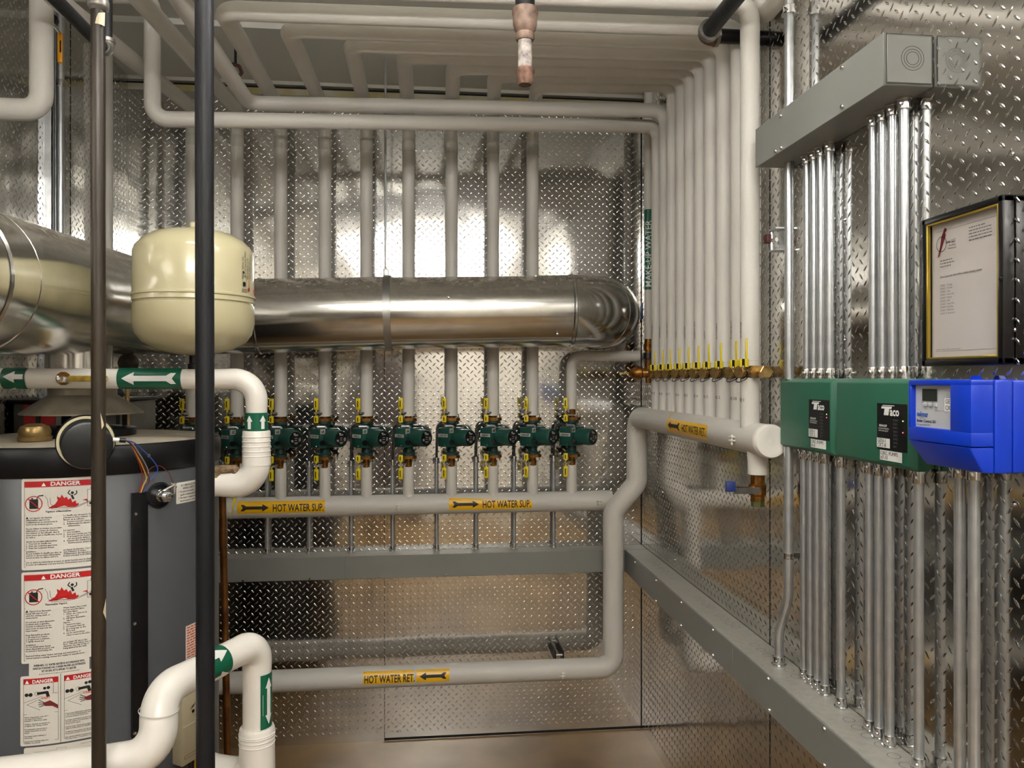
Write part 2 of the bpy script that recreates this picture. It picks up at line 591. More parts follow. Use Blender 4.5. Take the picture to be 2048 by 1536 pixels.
ceiling_light(.0, 1.38, 2.50, 'white fluorescent strip light hung below the ceiling pipes, nearest the duct')
ceiling_light(.0, .0, 2.50, 'white fluorescent strip light hung from the ceiling above the camera')
ceiling_light(.0, -.8, CZ - .045, 'white fluorescent strip light fixed to the ceiling, third from the back wall', TUBE_FILL)  # added behind the camera to brighten faces turned towards it
ceiling_light(.0, -1.5, CZ - .045, 'white fluorescent strip light fixed to the ceiling by the dark door', TUBE_FILL)  # second added fill light, out of view

# ------------------------------------------------------------------ insulated zone pipes
RI = .0265
RYR = 3.367
zones = {1: 'GARAGE', 2: 'KITCHEN', 3: 'GYM', 4: 'GREAT RM.', 5: 'MASTER', 6: 'HALL', 7: 'GUEST RM.', 8: 'KIDS RM.', 9: 'WFDS RM.', 10: 'BASEMENT'}
rxs = [at(px, 500, Y=RYR).x for px in (385, 474, 561.5, 650, 733, 817, 903, 986, 1065, 1143)]
ORD = ['', 'second', 'third', 'fourth', 'fifth', 'sixth', 'seventh', 'eighth', 'ninth']
turn = {3: (-.565, 2.222, 2.604), 4: (-.411, 2.34, 2.614), 5: (-.238, 2.446, 2.623), 6: (-.078, 2.542, 2.634),
        7: (.084, 2.643, 2.644), 8: (.233, 2.74, 2.660), 9: (.399, 2.848, 2.671), 2: (-.77, 2.075, 2.60)}
VX = .915
RISER_Z = 1.43
vert_pos = {}


def ppipe(name, pts, r, label, cat='pipe', group=None, R=.06, m=None, parts=(), seg=20):
    loc = Vector(pts[0])
    t = thing(name, loc, label, cat, group)
    b = MB().tube(fillet(pts, R), r, seg)
    b.build('jacket', m or JACKET, t)
    return t


for k in range(1, 11):
    x = rxs[k - 1]
    nm = zones[k].lower().replace('.', '')
    if k == 1:
        pts = [(x, RYR, RISER_Z), (x, RYR, 2.715), (-.985, 2.2, 2.60), (-.985, -.4, 2.59), (-.985, -.4, CZ)]
        lab = 'white insulated riser mostly hidden behind the black iron pipe, turning forward along the ceiling'
    elif k == 10:
        zc = at(1200, 712, Y=RYR).z
        pts = [(x, RYR, RISER_Z), (x, RYR, zc), (.925, RYR, zc)]
        lab = 'short white insulated riser that elbows right below the silver duct end'
    else:
        tx, ty, tz = turn[k]
        vx = VX if k != 2 else .884
        pts = [(x, RYR, RISER_Z), (x, RYR, 2.715), (tx, ty, tz), (vx, ty, tz + .022 if k != 2 else tz + .03), (vx, ty, 1.625)]
        vert_pos[k] = (vx, ty)
        lab = 'white insulated pipe from pump #%d over the ceiling and down the right wall' % k
    t = ppipe('insulated_pipe', pts, RI if k != 10 else .0235, lab, 'pipe', 'insulated zone pipes rising from the pumps', R=.05)
    if k < 10:
        MB().lathe([(RI + .0012, 0), (RI + .0012, .05)], (x, RYR, 2.555), cap=False).build('tape_band', TAPE, t)

# the two lower ceiling crossings
h1 = ppipe('insulated_pipe', [(LX + .001, 2.713, 2.862), (-.915, 2.713, 2.862), (-.915, 2.713, 2.455), (VX, 3.046, 2.60), (VX, 3.046, 1.625)], .0265,
           'lowest white insulated pipe crossing the back wall, with a square drop at its left end', 'pipe', None, R=.045)
vert_pos['h1'] = (VX, 3.046)
h2 = ppipe('insulated_pipe', [(-.67, -.3, CZ), (-.67, -.3, 2.60), (-.655, 2.943, 2.598), (VX, 2.943, 2.628), (VX, 2.943, 1.625)], .0265,
           'white insulated pipe from overhead turning right just above the lowest crossing', 'pipe', None, R=.05)
vert_pos['h2'] = (VX, 2.943)
ppipe('insulated_pipe', [(.936, 2.113, CZ), (.936, 2.113, 2.605), (.936, 1.987, 2.61), (.936, 1.987, CZ)], .0245,
      'short white insulated pipe running forward along the top of the right wall', 'pipe', None, R=.04)

# right wall verticals, ordered from nearest to farthest
order = [2, 3, 4, 5, 6, 7, 8, 9, 'h2', 'h1']
znum = [1, 10, 2, 3, 4, 5, 6, 7, 8, 9]
HX, HZ, HR = .893, 1.425, .044
roots = [o for o in COL.objects if o.name.startswith('insulated_pipe') and o.parent is None]


def find_pipe(k):
    for o in roots:
        if isinstance(k, int) and ('pump #%d over' % k) in o['label']: return o
    return {'h1': h1, 'h2': h2}[k]


ordw = ['nearest', 'second', 'third', 'fourth', 'fifth', 'sixth', 'seventh', 'eighth', 'ninth', 'farthest']
for i, k in enumerate(order):
    vx, vy = vert_pos[k]
    z = znum[i]
    cdir = Vector((-vx, -vy, 0)).normalized()
    rt = Vector((-cdir.y, cdir.x, 0))
    rt = rt if rt.dot(Vector((CS, -SN, 0))) > 0 else -rt
    mp = cylmap_v((vx, vy, 0), cdir, RI, rt)
    p = find_pipe(k)
    decal('lettering', INK, p, [T(zones[z], -.026, 1.70 + i * .006, .013, 'LEFT', .9, 0, PI / 2)], mp, .0006)
    b = MB().tube([(vx, vy, HZ + .03), (vx, vy, 1.592)], [RI, RI], 20)
    t = thing('return_drop_pipe', (vx, vy, HZ), 'short white insulated drop marked %d entering the return header, %s from the camera' % (z, ordw[i]), 'pipe', 'short zone drops above the return header')
    b.build('jacket', JACKET, t)
    decal('lettering', INK, t, [T('ZONE %d' % z, -.056, 1.527, .0125, 'LEFT', .95)], mp, .0006)
    decal('lettering', INKG, p, [T('- - -- - - --- - - --', -.024, 1.637, .008, 'LEFT', .9)], mp, .0006)

# brass zone valves standing between the upper and lower verticals
RED_Z = 1.608


def make_valve():
    t = thing('zone_valve', (0, 0, 0), 'x', 'valve')
    MB().lathe([(.0, -.018), (.013, -.018), (.013, -.01), (.0165, -.009), (.0165, .009), (.013, .010), (.013, .018), (0, .018)], seg=16, cap=False).build('body', BRASS, t)
    b = MB().tube([(0, -.052, 0), (0, .052, 0)], .0155, 16)
    b.lathe([(.0178, 0), (.0178, .012)], (0, -.052, 0), (0, 1, 0), 6)
    b.lathe([(.0178, 0), (.0178, .012)], (0, .040, 0), (0, 1, 0), 6)
    b.build('union', BRASS, t)
    pr = MB()
    o = (-.012, -.004, 0)
    d = Vector((-.9, -.43, 0))
    pr.lathe([(.009, 0), (.009, .012), (.0155, .013), (.0165, .016), (.0165, .026), (.0155, .029), (0, .029)], o, d, 18)
    cap = pr.build('drain_cap', BRASS, t)
    kn = MB()
    dn = d.normalized()
    nx = dn.cross(Vector((0, 0, 1))).normalized()
    for a in range(14):
        an = 2 * PI * a / 14
        q = Vector(o) + (nx * math.cos(an) + Vector((0, 0, 1)) * math.sin(an)) * .0163
        kn.tube([q + dn * .016, q + dn * .026], .0014, 6)
    kn.build('knurling', BRONZE, cap)
    st = MB()
    loop = []
    for a in range(25):
        an = 2 * PI * a / 24
        loop.append(Vector(o) + dn * .0125 + (nx * math.cos(an) + Vector((0, 0, 1)) * math.sin(an)) * .0172)
    st.tube(loop, .0016, 6)
    lp = []
    for a in range(17):
        an = PI * a / 16
        lp.append(Vector(o) + dn * (.0125 + .018 * math.sin(an)) + nx * (.017 * math.cos(an)) + Vector((0, 0, -.016 - .012 * math.sin(an))))
    st.tube(lp, .0014, 6)
    st.build('cap_strap', BLACK, t)
    h = MB()
    h.box(-.036, -.031, -.026, -.014, .013, .036, .0015)
    h.box(-.022, -.012, -.026, -.014, .013, .036, .0015)
    h.box(-.036, -.012, -.014, -.010, .013, .036, .0015)
    MB().box(-.031, -.022, -.021, -.015, .013, .036).build('handle_gap', BLACK, t)
    h.box(-.019, -.013, -.022, -.014, .034, .092, .0028)
    h.build('handle', YELLOW, t)
    MB().lathe([(.0055, 0), (.0055, .004), (.003, .005), (.003, .008)], (-.026, -.019, .010), (0, 0, 1), 6).build('stem_nut', ZINC, t)
    return t


v0 = make_valve()
for i, k in enumerate(order):
    vx, vy = vert_pos[k]
    o = v0 if i == 0 else copy_tree(v0)
    o.location = (vx - .002, vy, RED_Z)
    tag(o, 'brass zone valve with yellow lever under the %s vertical pipe from the camera' % ordw[i], 'valve', 'brass zone valves on the right wall')
t = thing('brass_manifold_end', (VX, 1.98, RED_Z), 'hexagonal polished brass end fitting right of the nearest zone valve', 'pipe fitting')
b = MB().lathe([(.0155, -.035), (.0155, -.012), (.0185, -.010), (.0185, .012), (.016, .014), (.016, .016)], (VX - .022, 2.00, RED_Z), (0, -1, 0), 6)
b.build('hex_body', BRASS, t)
MB().tube([(VX - .022, 2.00, RED_Z), (VX - .022, 2.04, RED_Z)], .0155, 16).build('nipple', BRASS, t)
# far-left end cap of the chain and the tiny yellow key beyond it
t = thing('drain_fitting', (.86, 3.15, RED_Z), 'dark bronze cone-shaped drain fitting left of the farthest zone valve', 'pipe fitting')
e = at(1285, 746, d=3.13)
MB().lathe([(.006, 0), (.02, .012), (.028, .035), (.026, .05), (.018, .055), (.018, .075)], e + V(-.055, 0, 0), (1, -.25, 0), 18).build('cone', BRONZE, t)
MB().box(e.x - .095, e.x - .055, e.y - .003, e.y + .003, e.z - .006, e.z + .002, .001).build('key', YELLOWD, t)

# make-up water pipe in the corner
mx, my = at(1297, 500, Y=3.295).x, 3.295
mk = thing('makeup_water_pipe', (mx, my, 1.0), 'thin white corner pipe with a green MAKE-UP WATER label', 'pipe')
zb = at(1297, 678, Y=my).z
MB().tube([(mx, my, zb), (mx, my, CZ)], .0185, 18).build('jacket', JACKET, mk)
cd_ = Vector((-mx, -my, 0)).normalized(); rt = Vector((-cd_.y, cd_.x, 0)); rt = rt if rt.x > 0 else -rt
zt, zl = at(1297, 420, Y=my).z, at(1297, 580, Y=my).z
mp = cylmap_v((mx, my, 0), cd_, .0188, rt)
decal('label_band', LABG, mk, [R(-.03, zl, .03, zt)], mp, .0006, cu=.006)
decal('lettering', LABW, mk, [T('MAKE-UP WATER', .0115, zl + .010, .036, 'LEFT', 1.02, .004, PI / 2)], mp, .0014, cu=.006)
bz = MB()
bz.lathe([(.017, 0), (.017, -.02), (.021, -.021), (.021, -.05), (.016, -.052), (.016, -.06)], (mx, my, zb), seg=14)
f = bz.build('bronze_fitting', BRONZE, mk)
MB().lathe([(.023, -.06), (.023, -.085), (.020, -.087)], (mx, my, zb), seg=14).build('black_collar', BLACK, mk)
MB().lathe([(.014, -.085), (.018, -.088), (.018, -.13), (.014, -.132), (.014, -.19)], (mx, my, zb), seg=14).build('bronze_fitting', BRONZE, mk)
t = thing('shutoff_valve', (mx - .03, my - .02, 1.8), 'small blue-handled shutoff beside the make-up pipe in the corner', 'valve')
q = at(1287, 640, Y=3.37)
MB().tube([q + V(.02, .0, -.0), q + V(-.0, -.005, 0)], .006, 8).build('stem', ZINC, t)
MB().box(q.x - .012, q.x - .004, q.y - .010, q.y + .004, q.z + .002, q.z + .075, .002).build('handle', BLUEG, t)

# ------------------------------------------------------------------ return header on the right wall and its drop
hd = thing('return_header', (HX, 2.6, HZ), 'thick white header on the right wall with a yellow HOT WATER RET. label', 'pipe')
y_end = 1.965
RYH = 3.285
hpts = fillet([(HX, y_end, HZ), (HX, RYH, HZ), (HX, RYH, 1.14), (.789, RYH, 1.02), (.789, RYH, .349), (-1.2, RYH, .349)], [.075, .07, .07, .06], 10)
MB().tube(hpts, HR, 28).build('jacket', JACKET, hd)
b = MB().lathe([(HR + .001, -.012), (HR + .001, .004), (HR * .95, .010), (HR * .6, .012), (HR * .3, .008), (0, .011)], (HX, y_end, HZ), (0, -1, 0), 28, cap=False)
b.build('end_cap', PAINTW, hd)
mp = cylmap((HX, 0, HZ), (0, -1, 0), (-.88, -.25, .0), HR)
# u = -y
ya, yb = at(1335, 850, X=HX - HR).y, at(1413, 870, X=HX - HR).y
decal('label_band', LABY, hd, [R(-ya, -.028, -yb, .022), R(-ya - .012, -.028, -ya, .065)], mp, .0008, cv=.006)
decal('lettering', INK, hd, [T('HOT WATER RET.', -ya + (ya - yb) * .40, -.014, .036, 'LEFT', (ya - yb) * .56 / (.036 * 7.75), .008), arrow(-ya + (ya - yb) * .34, -ya + .01, 0, .030)], mp, .0016, cv=.006)
mp = cylmap((0, RYH, .349), (1, 0, 0), (0, -1, .1), HR)
xa, xb = at(726, 1360, Y=RYH - HR).x, at(828, 1356, Y=RYH - HR).x
xc, xd = at(833, 1356, Y=RYH - HR).x, at(899, 1353, Y=RYH - HR).x
decal('label_band', LABY, hd, [R(xa, -.018, xb, .034), R(xc, -.018, xd, .034)], mp, .0008, cv=.006)
decal('lettering', INK, hd, [T('HOT WATER RET.', xa + .004, -.012, .042, 'LEFT', (xb - xa - .008) / (.042 * 7.75), .02), arrow(xd - .012, xc + .012, .006, .030)] + [R(xa + .005 + i * .009, .026, xa + .0056 + i * .009, .033) for i in range(22)], mp, .0016, cv=.006)


def clamp_bolt(p, n, parent, m=PAINTW):
    n = Vector(n).normalized()
    side = n.cross(Vector((0, 0, 1))).normalized()
    b = MB()
    p = Vector(p)
    up = Vector((0, 0, 1))
    mtx = Matrix((side, n, up)).transposed().to_4x4()
    mtx.translation = p
    b.box(-.011, .011, -.004, .010, .004, .008, .001, mtx=mtx)
    b.box(-.011, .011, -.004, .010, -.006, -.002, .001, mtx=mtx)
    b.tube([p + n * .005 + up * .012, p + n * .005 - up * .016], .003, 8)
    b.build('clamp_bolt', m, parent)


clamp_bolt(at(1125, 1349, Y=RYH - HR), (0, -1, 0), hd)
clamp_bolt(at(1273, 838, Y=RYH - HR), (-.3, -1, 0), hd)
clamp_bolt(at(1467, 878, X=HX - HR), (-1, -.2, 0), hd)
t = thing('pipe_bracket', at(1117, 1305, Y=BY - .03), 'small dark wall bracket just above the low return pipe', 'bracket')
q = at(1117, 1305, Y=3.40)
b = MB()
b.box(q.x - .022, q.x - .017, 3.36, BY, q.z - .03, q.z + .022)
b.box(q.x + .012, q.x + .017, 3.36, BY, q.z - .03, q.z + .022)
b.build('strut', BLACKM, t)
MB().tube([q + V(-.02, -.03, 0), q + V(.015, -.03, 0)], .006, 8).build('bolt', ZINC, t)

# drain stub, valve and blue lever under the header end
dy = 2.045
dp = at(1514, 950, d=1.0)
dxp = HX
dr = thing('drain_valve', (dxp, dy, 1.3), 'bronze drain valve with blue lever hanging below the header end', 'valve')
zd0 = at(1514, 948, X=HX).z
MB().lathe([(.026, .0), (.0262, .03), (.032, .11)], (dxp, dy, zd0), seg=22).build('insulated_stub', JACKET, dr)
b = MB().lathe([(.0, -.072), (.020, -.072), (.020, -.058), (.024, -.055), (.024, -.030), (.020, -.028), (.020, -.002), (.022, 0), (0, 0)], (dxp, dy, zd0), seg=8, cap=False)
b.lathe([(.012, 0), (.012, .03)], (dxp, dy, zd0 - .035), (-.8, -.6, 0), 8)
b.build('body', BRONZE, dr)
MB().lathe([(.018, -.088), (.018, -.072)], (dxp, dy, zd0), seg=6).build('plug', mat('plug_green', '#5c6238', .5, .5), dr)
q = Vector((dxp, dy, zd0 - .035)) + Vector((-.8, -.6, 0)) * .03
e1 = at(1468, 973, d=2.05); e2 = at(1449, 972, d=2.06)
b = MB()
b.tube([q, e1], .0035, 8)
b.box(min(e1.x, q.x) , max(e1.x, q.x), min(e1.y, q.y), min(e1.y, q.y) + .003, q.z - .008, q.z + .008)
b.build('lever', ZINC, dr)
MB().box(e2.x - .002, e1.x + .004, e1.y - .006, e1.y + .006, e1.z - .014, e1.z + .014, .004).build('grip', BLUEG, dr)

# ------------------------------------------------------------------ supply header and pump stubs on the back wall
SY, SZ, SR = 3.368, 1.05, .0435
sh = thing('supply_header', (0, SY, SZ), 'thick white header under the pump row with two yellow HOT WATER SUP. labels', 'pipe')
MB().tube([(-1.2, SY, SZ - .004), (.80, SY, SZ + .004)], SR, 28).build('jacket', JACKET, sh)
mp = cylmap((0, SY, SZ), (1, 0, 0), (0, -1, 0), SR)
for p0, p1 in ((474, 650), (898, 1064)):
    xa, xb = at(p0, 1015, Y=SY - SR).x, at(p1, 1015, Y=SY - SR).x
    L = xb - xa
    decal('label_band', LABY, sh, [R(xa, -.020, xb, .032)], mp, .0008, cv=.006)
    decal('lettering', INK, sh, [arrow(xa + L * .04, xa + L * .36, .004, .030), T('HOT WATER SUP.', xa + L * .40, -.012, .042, 'LEFT', L * .57 / (.042 * 7.8), .02)], mp, .0016, cv=.006)
clamp_bolt(at(797, 1013, Y=SY - SR), (0, -1, 0), sh)
clamp_bolt(at(1198, 1004, Y=SY - SR), (0, -1, 0), sh)
for k in range(1, 11):
    x = rxs[k - 1]
    t = thing('pump_stub_pipe', (x, RYR, SZ), 'short white insulated stub between the supply header and pump #%d' % k, 'pipe', 'insulated stubs below the pumps')
    MB().lathe([(.0235, .03), (.0235, .172), (.0225, .185), (.0, .185)], (x, RYR, SZ), cap=False, seg=20).build('jacket', JACKET, t)


# ------------------------------------------------------------------ circulator pumps
def make_pump():
    t = thing('circulator_pump', (0, 0, 0), 'x', 'pump')
    A = Matrix.Rotation(math.radians(-47), 4, 'Z')
    ax = A @ Vector((1, 0, 0))
    # volute and green flanges
    b = MB().lathe([(.0, -.075), (.030, -.075), (.030, -.066), (.020, -.062), (.019, -.035), (.030, -.025), (.030, .025), (.019, .035), (.020, .058), (.030, .062), (.030, .072), (0, .072)], seg=22, cap=False)
    b.build('volute', PUMPD, t)
    for s, nme in ((1, 'u'), (-1, 'l')):
        z0 = .0725 if s > 0 else -.0875
        q = MB()
        q.prism([(-.036, -.013), (-.018, -.028), (.018, -.028), (.036, -.013), (.036, .013), (.018, .028), (-.018, .028), (-.036, .013)], z0, z0 + .012)
        if s > 0: q.lathe([(.014, z0 + .012), (.014, z0 + .02)], seg=14)
        else: q.lathe([(.014, z0 - .022), (.016, z0 - .018), (.013, z0 - .01), (.013, z0)], seg=14)
        q.build('flange', BRONZE, t)
        for sx in (-.029, .029):
            w = MB()
            w.lathe([(.006, z0 - .014), (.006, z0 - .008)] if s > 0 else [(.006, z0 + .02), (.006, z0 + .026)], (sx, -.006, 0), seg=6)
            w.tube([(sx, -.006, z0 - .014), (sx, -.006, z0 + .028)], .0033, 8)
            w.build('flange_bolt', ZINC, t)
    MB().box(-.030, .036, -.052, .046, -.038, .043, .004, mtx=A).build('control_box', PUMPG, t)
    m = MB().lathe([(.030, .036), (.0355, .040), (.0365, .050), (.0365, .098), (.0345, .110), (.033, .112)], (0, 0, .003), ax, 32)
    mo = m.build('motor', PUMPG, t)
    MB().lathe([(.0305, .1122), (.0305, .1140), (.0, .1140)], (0, 0, .003), ax, 32, cap=False).build('nameplate', BLACK, mo)
    o = A @ Vector((.1142, 0, .003))
    side = A @ Vector((0, 1, 0))
    pm = planemap(o, side, (0, 0, 1))
    sh_ = [T('Taco', -.011, .015, .010, 'LEFT', 1.0, .02), R(-.012, .0225, -.002, .0245)]
    for a, bb, w_ in ((-.006, .004, .012), (-.006, -.004, .010), (-.009, -.014, .018), (-.006, -.019, .012), (-.023, -.004, .010), (-.023, -.007, .010), (-.021, -.010, .008), (.014, .003, .008), (.012, -.001, .011), (.012, -.005, .011), (.013, -.009, .008)):
        sh_.append(R(a, bb, a + w_, bb + .0014))
    decal('nameplate_print', STICKW, mo, sh_, pm, .0004)
    q = A @ Vector((.030, -.046, -.020))
    MB().lathe([(.011, 0), (.011, .012), (.009, .016), (0, .016)], A @ Vector((.037, -.034, -.015)), A @ Vector((.55, -1, 0)), 16).build('cable_plug', BLACK, t)
    MB().lathe([(.003, 0), (.002, .002), (0, .0025)], A @ Vector((.012, -.052, -.030)), A @ Vector((0, -1, 0)), 8).build('cover_screw', ZINC, t)
    # straight connector for the whip
    MB().tube([(-.030, -.020, .050), (.004, -.014, .050)], .0065, 10).tube([(.004, -.014, .050), (.008, -.013, .040)], .0065, 10).build('whip_connector', EMT, t)
    return t


pump0 = make_pump()
PZ = 1.337
Apump = Matrix.Rotation(math.radians(-47), 4, 'Z')
for k in range(1, 11):
    o = pump0 if k == 1 else copy_tree(pump0)
    loc = Vector((rxs[k - 1], RYR - .008, PZ))
    o.location = loc
    OFF[o.name] = loc
    lab = 'green circulator pump #%d in the row under the duct, tagged %s' % (k, zones[k].replace('.', '')) if k > 1 else 'green circulator pump hidden behind the black iron pipe, leftmost in the row'
    tag(o, lab, 'pump', 'green circulator pumps in a row')
    U = Apump @ Vector((1, 0, 0))
    pm = planemap(loc + Apump @ Vector((-.030, -.0522, 0)), U, (0, 0, 1))
    st = decal('room_sticker', STICKW, o, [R(.003, .004, .060, .018)], pm, .0004)
    decal('lettering', INK, st, [T(zones[k], .0315, .0065, .0125, 'CENTER', .82, .0, 0)], pm, .0008)
    side = Apump @ Vector((0, 1, 0))
    pm2 = planemap(loc + Apump @ Vector((.0362, -.050, 0)), side, (0, 0, 1))
    st = decal('number_sticker', STICKW, o, [R(.002, .022, .026, .042)], pm2, .0004)
    decal('lettering', INK, st, [T('#%d' % k, .014, .026, .0165, 'CENTER', .78 if k < 10 else .6, .02)], pm2, .0008)


# ------------------------------------------------------------------ isolation valves beside every pump
def make_iso(s):
    """s=+1: valve above the pump, -1 below; local origin at the pump flange."""
    t = thing('isolation_valve', (0, 0, 0), 'x', 'valve')
    b = MB().lathe([(.014, 0), (.014, .010 * s), (.018, .012 * s), (.018, .034 * s), (.014, .038 * s)], seg=14)
    b.build('body', BRONZE, t)
    d = Vector((-.75, -.62, 0)).normalized()
    b = MB().lathe([(.009, .014), (.009, .030), (.006, .031), (.006, .040)], (0, 0, .022 * s), d, 12)
    b.lathe([(.0085, .036), (.0085, .043)], (0, 0, .022 * s), d, 6)
    b.build('stem', ZINC, t)
    c = d * .040 + Vector((0, 0, .022 * s))
    mt = Matrix.Rotation(-.25, 4, 'Z')
    for z0, z1, nm in ((.016, .064, 'grip'), (-.040, -.010, 'grip')):
        if s < 0: z0, z1 = -z1, -z0
        g = MB()
        m2 = mt.copy(); m2.translation = c
        g.box(-.011, .009, -.004, .004, z0, z1, .0038, 3, mtx=m2)
        g.box(-.003, .003, -.002, .002, min(z0, 0), max(z0, 0) if z0 > 0 else 0, mtx=m2)
        go = g.build(nm, YELLOW, t)
        sl = MB()
        sl.box(-.004, .0, -.0046, -.0040, z0 + (z1 - z0) * .22, z1 - (z1 - z0) * .22, mtx=m2)
        sl.build('slot', BLACKM, go)
    return t


for s, nm in ((1, 'above'), (-1, 'below')):
    p0 = make_iso(s)
    for k in range(1, 11):
        o = p0 if k == 1 else copy_tree(p0)
        o.location = (rxs[k - 1], RYR - .008, PZ + (.084 if s > 0 else -.088) + (-.0 if s > 0 else -.0))
        tag(o, 'isolation valve with yellow double grip just %s pump #%d' % (nm, k), 'valve', 'isolation valves %s the pumps' % nm)

# ------------------------------------------------------------------ wiring troughs
TZ0, TZ1 = .738, .836
TF = .100


def trough_screw(p, n, parent):
    n = Vector(n)
    b = MB().lathe([(.0055, 0), (.0055, .003), (.004, .005), (.0, .0055)], p, n, 8, cap=False)
    b.build('screw', ZINC, parent)


bt = thing('wiring_trough', (-.1, BY - .05, TZ0), 'long grey wiring trough across the back wall below the pumps', 'wiring trough', 'grey wiring troughs')
MB().box(-1.24, RX - .001, BY - TF, BY - .001, TZ0, TZ1, .0015, 1).build('trough_body', TROUGHD, bt)
for x0, x1 in ((-1.24, -.352), (-.350, .858)):
    MB().box(x0, x1, BY - TF - .0025, BY - TF, TZ0 + .002, TZ1 - .002, .0008, 1).build('cover', TROUGH, bt)
for px in (486, 620, 760, 892, 1024, 1153):
    trough_screw(at(px, 1166 - (px - 457) * .031 - 4, Y=BY - TF - .003) , (0, -1, 0), bt)
rt_ = thing('wiring_trough', (RX - .05, 2, TZ0), 'long grey wiring trough along the right wall under the conduits', 'wiring trough', 'grey wiring troughs')
MB().box(RX - TF, RX - .001, .75, BY - TF - .0035, TZ0, TZ1, .0015, 1).build('trough_body', TROUGHD, rt_)
ys = at(1465, 1288, X=RX - TF - .0025).y
for y0, y1 in ((.75, 1.02), (1.022, ys - .001), (ys + .001, BY - TF - .006)):
    MB().box(RX - TF - .0025, RX - TF, y0, y1, TZ0 + .002, TZ1 - .002, .0008, 1).build('cover', TROUGH, rt_)
for px, py in ((1271, 1125), (1313, 1161), (1363, 1205), (1427, 1260), (1538, 1357), (1650, 1458), (1313, 1204), (1363, 1251), (1427, 1310), (1540, 1420), (1650, 1530)):
    q = at(px, py, X=RX - TF - .003)
    q.z = min(max(q.z, TZ0 + .009), TZ1 - .008)
    trough_screw(q, (-1, 0, 0), rt_)
kn = []
for px, py in ((1297, 1120), (1305, 1125), (1313, 1131), (1321, 1137), (1330, 1143), (1338, 1149), (1346, 1157), (1395, 1196), (1403, 1202), (1412, 1209), (1421, 1215), (1440, 1232), (1449, 1239), (1459, 1247), (1471, 1254),
               (1509, 1290), (1522, 1300), (1535, 1310), (1562, 1332), (1578, 1341), (1592, 1353), (1698, 1440), (1715, 1455), (1735, 1472), (1762, 1490), (1788, 1512), (1812, 1531)):
    q = at(px, py, Z=TZ1)
    kn += ring(min(max(q.x, RX - .085), RX - .02), q.y, .013, .0011, 20)
decal('knockout_marks', KNOCK, rt_, kn, lambda u, v, h: Vector((u, v, TZ1 + h)), .0006)
ut = thing('wiring_trough', (RX - .05, 1.7, 2.148), 'short grey wiring trough high on the right wall with open end facing the camera', 'wiring trough', 'grey wiring troughs')
UY0, UY1, UZ0, UZ1 = 1.399, 1.982, 2.148, 2.247
MB().box(RX - TF, RX - .001, UY0, UY1, UZ0, UZ1, .0015, 1).build('trough_body', TROUGHD, ut)
MB().box(RX - TF - .0025, RX - TF, UY0, UY1, UZ0 - .001, UZ1 + .001, .0008, 1).build('cover', TROUGH, ut)
MB().box(RX - TF + .004, RX - .006, UY0 - .0025, UY0, UZ0 + .005, UZ1 - .004, .0008, 1).build('end_plate', TROUGHD, ut)
pm = planemap((RX - .045, UY0 - .0026, 2.2), (1, 0, 0), (0, 0, 1))
decal('knockout_marks', KNOCK, ut, ring(0, 0, .0235, .001) + ring(0, 0, .018, .001) + ring(0, 0, .013, .001), pm, .0004)
decal('cover_gap', DARK, ut, frame2(-.0535, -.050, .0405, .0455, .0012), pm, .0001)
for px, py in ((1686, 135), (1686, 213), (1563, 232), (1564, 298), (1553, 334)):
    q = at(px, py, X=RX - TF - .0025); q.z = max(q.z, UZ0 + .006)
    trough_screw(q, (-1, 0, 0), ut)


# ------------------------------------------------------------------ conduits
def conduit(pts, r, label, group, coup=(), R=.05, coupr=1.35):
    t = thing('metal_conduit', Vector(pts[0]), label, 'conduit', group)
    MB().tube(fillet(pts, R), r, 16).build('tube', EMT, t)
    for (p, d) in coup:
        d = Vector(d)
        rr = r * coupr
        b = MB().lathe([(rr * 1.22, 0), (rr * 1.22, .004), (rr, .0045), (rr, .022), (rr * .97, .024)], p, d, 16)
        c = b.build('connector', ZINC, t)
        s_ = Vector((-.75, -.66, 0))
        MB().lathe([(.0028, 0), (.0028, .006), (.0045, .0062), (.0045, .009), (0, .0095)], Vector(p) + d * .013 + s_ * rr * .9, s_, 8, cap=False).build('set_screw', ZINC, c)
    return t


# back wall conduits rising from the trough, each with a flexible whip to its pump
for k, px, pt in ((2, 445, 926), (3, 534, 926), (4, 618, 925), (5, 702, 924), (6, 785, 922), (7, 873, 918), (8, 952, 916), (9, 1028, 915), (10, 1107, 914)):
    x = at(px, 1000, Y=3.44).x
    ztop = at(px, pt, Y=3.44).z
    t = conduit([(x, 3.44, TZ1 - .001), (x, 3.44, ztop)], .0092, 'thin steel conduit from the back trough up to the flexible lead of pump #%d' % k,
                'conduits feeding the pumps', [((x, 3.44, TZ1), (0, 0, 1)), ((x, 3.44, ztop - .018), (0, 0, 1))])
    e = Vector((rxs[k - 1] - .032, RYR - .028, PZ + .050))
    pts = fillet([(x, 3.44, ztop), (x + .002, 3.435, ztop + .09), (x + .004, 3.42, e.z - .01), (x + .022, 3.38, e.z + .004), e], [.06, .03, .03], 6)
    # resample with ribs
    dense, acc = [], []
    for a, b_ in zip(pts[:-1], pts[1:]):
        n = max(1, int((b_ - a).length / .0022))
        for i in range(n): dense.append(a.lerp(b_, i / n))
    dense.append(pts[-1])
    MB().tube(dense, [.0062 if i % 2 else .0050 for i in range(len(dense))], 8).build('flexible_whip', mat('flex_steel', '#6f6f6c', .35, .9), t)

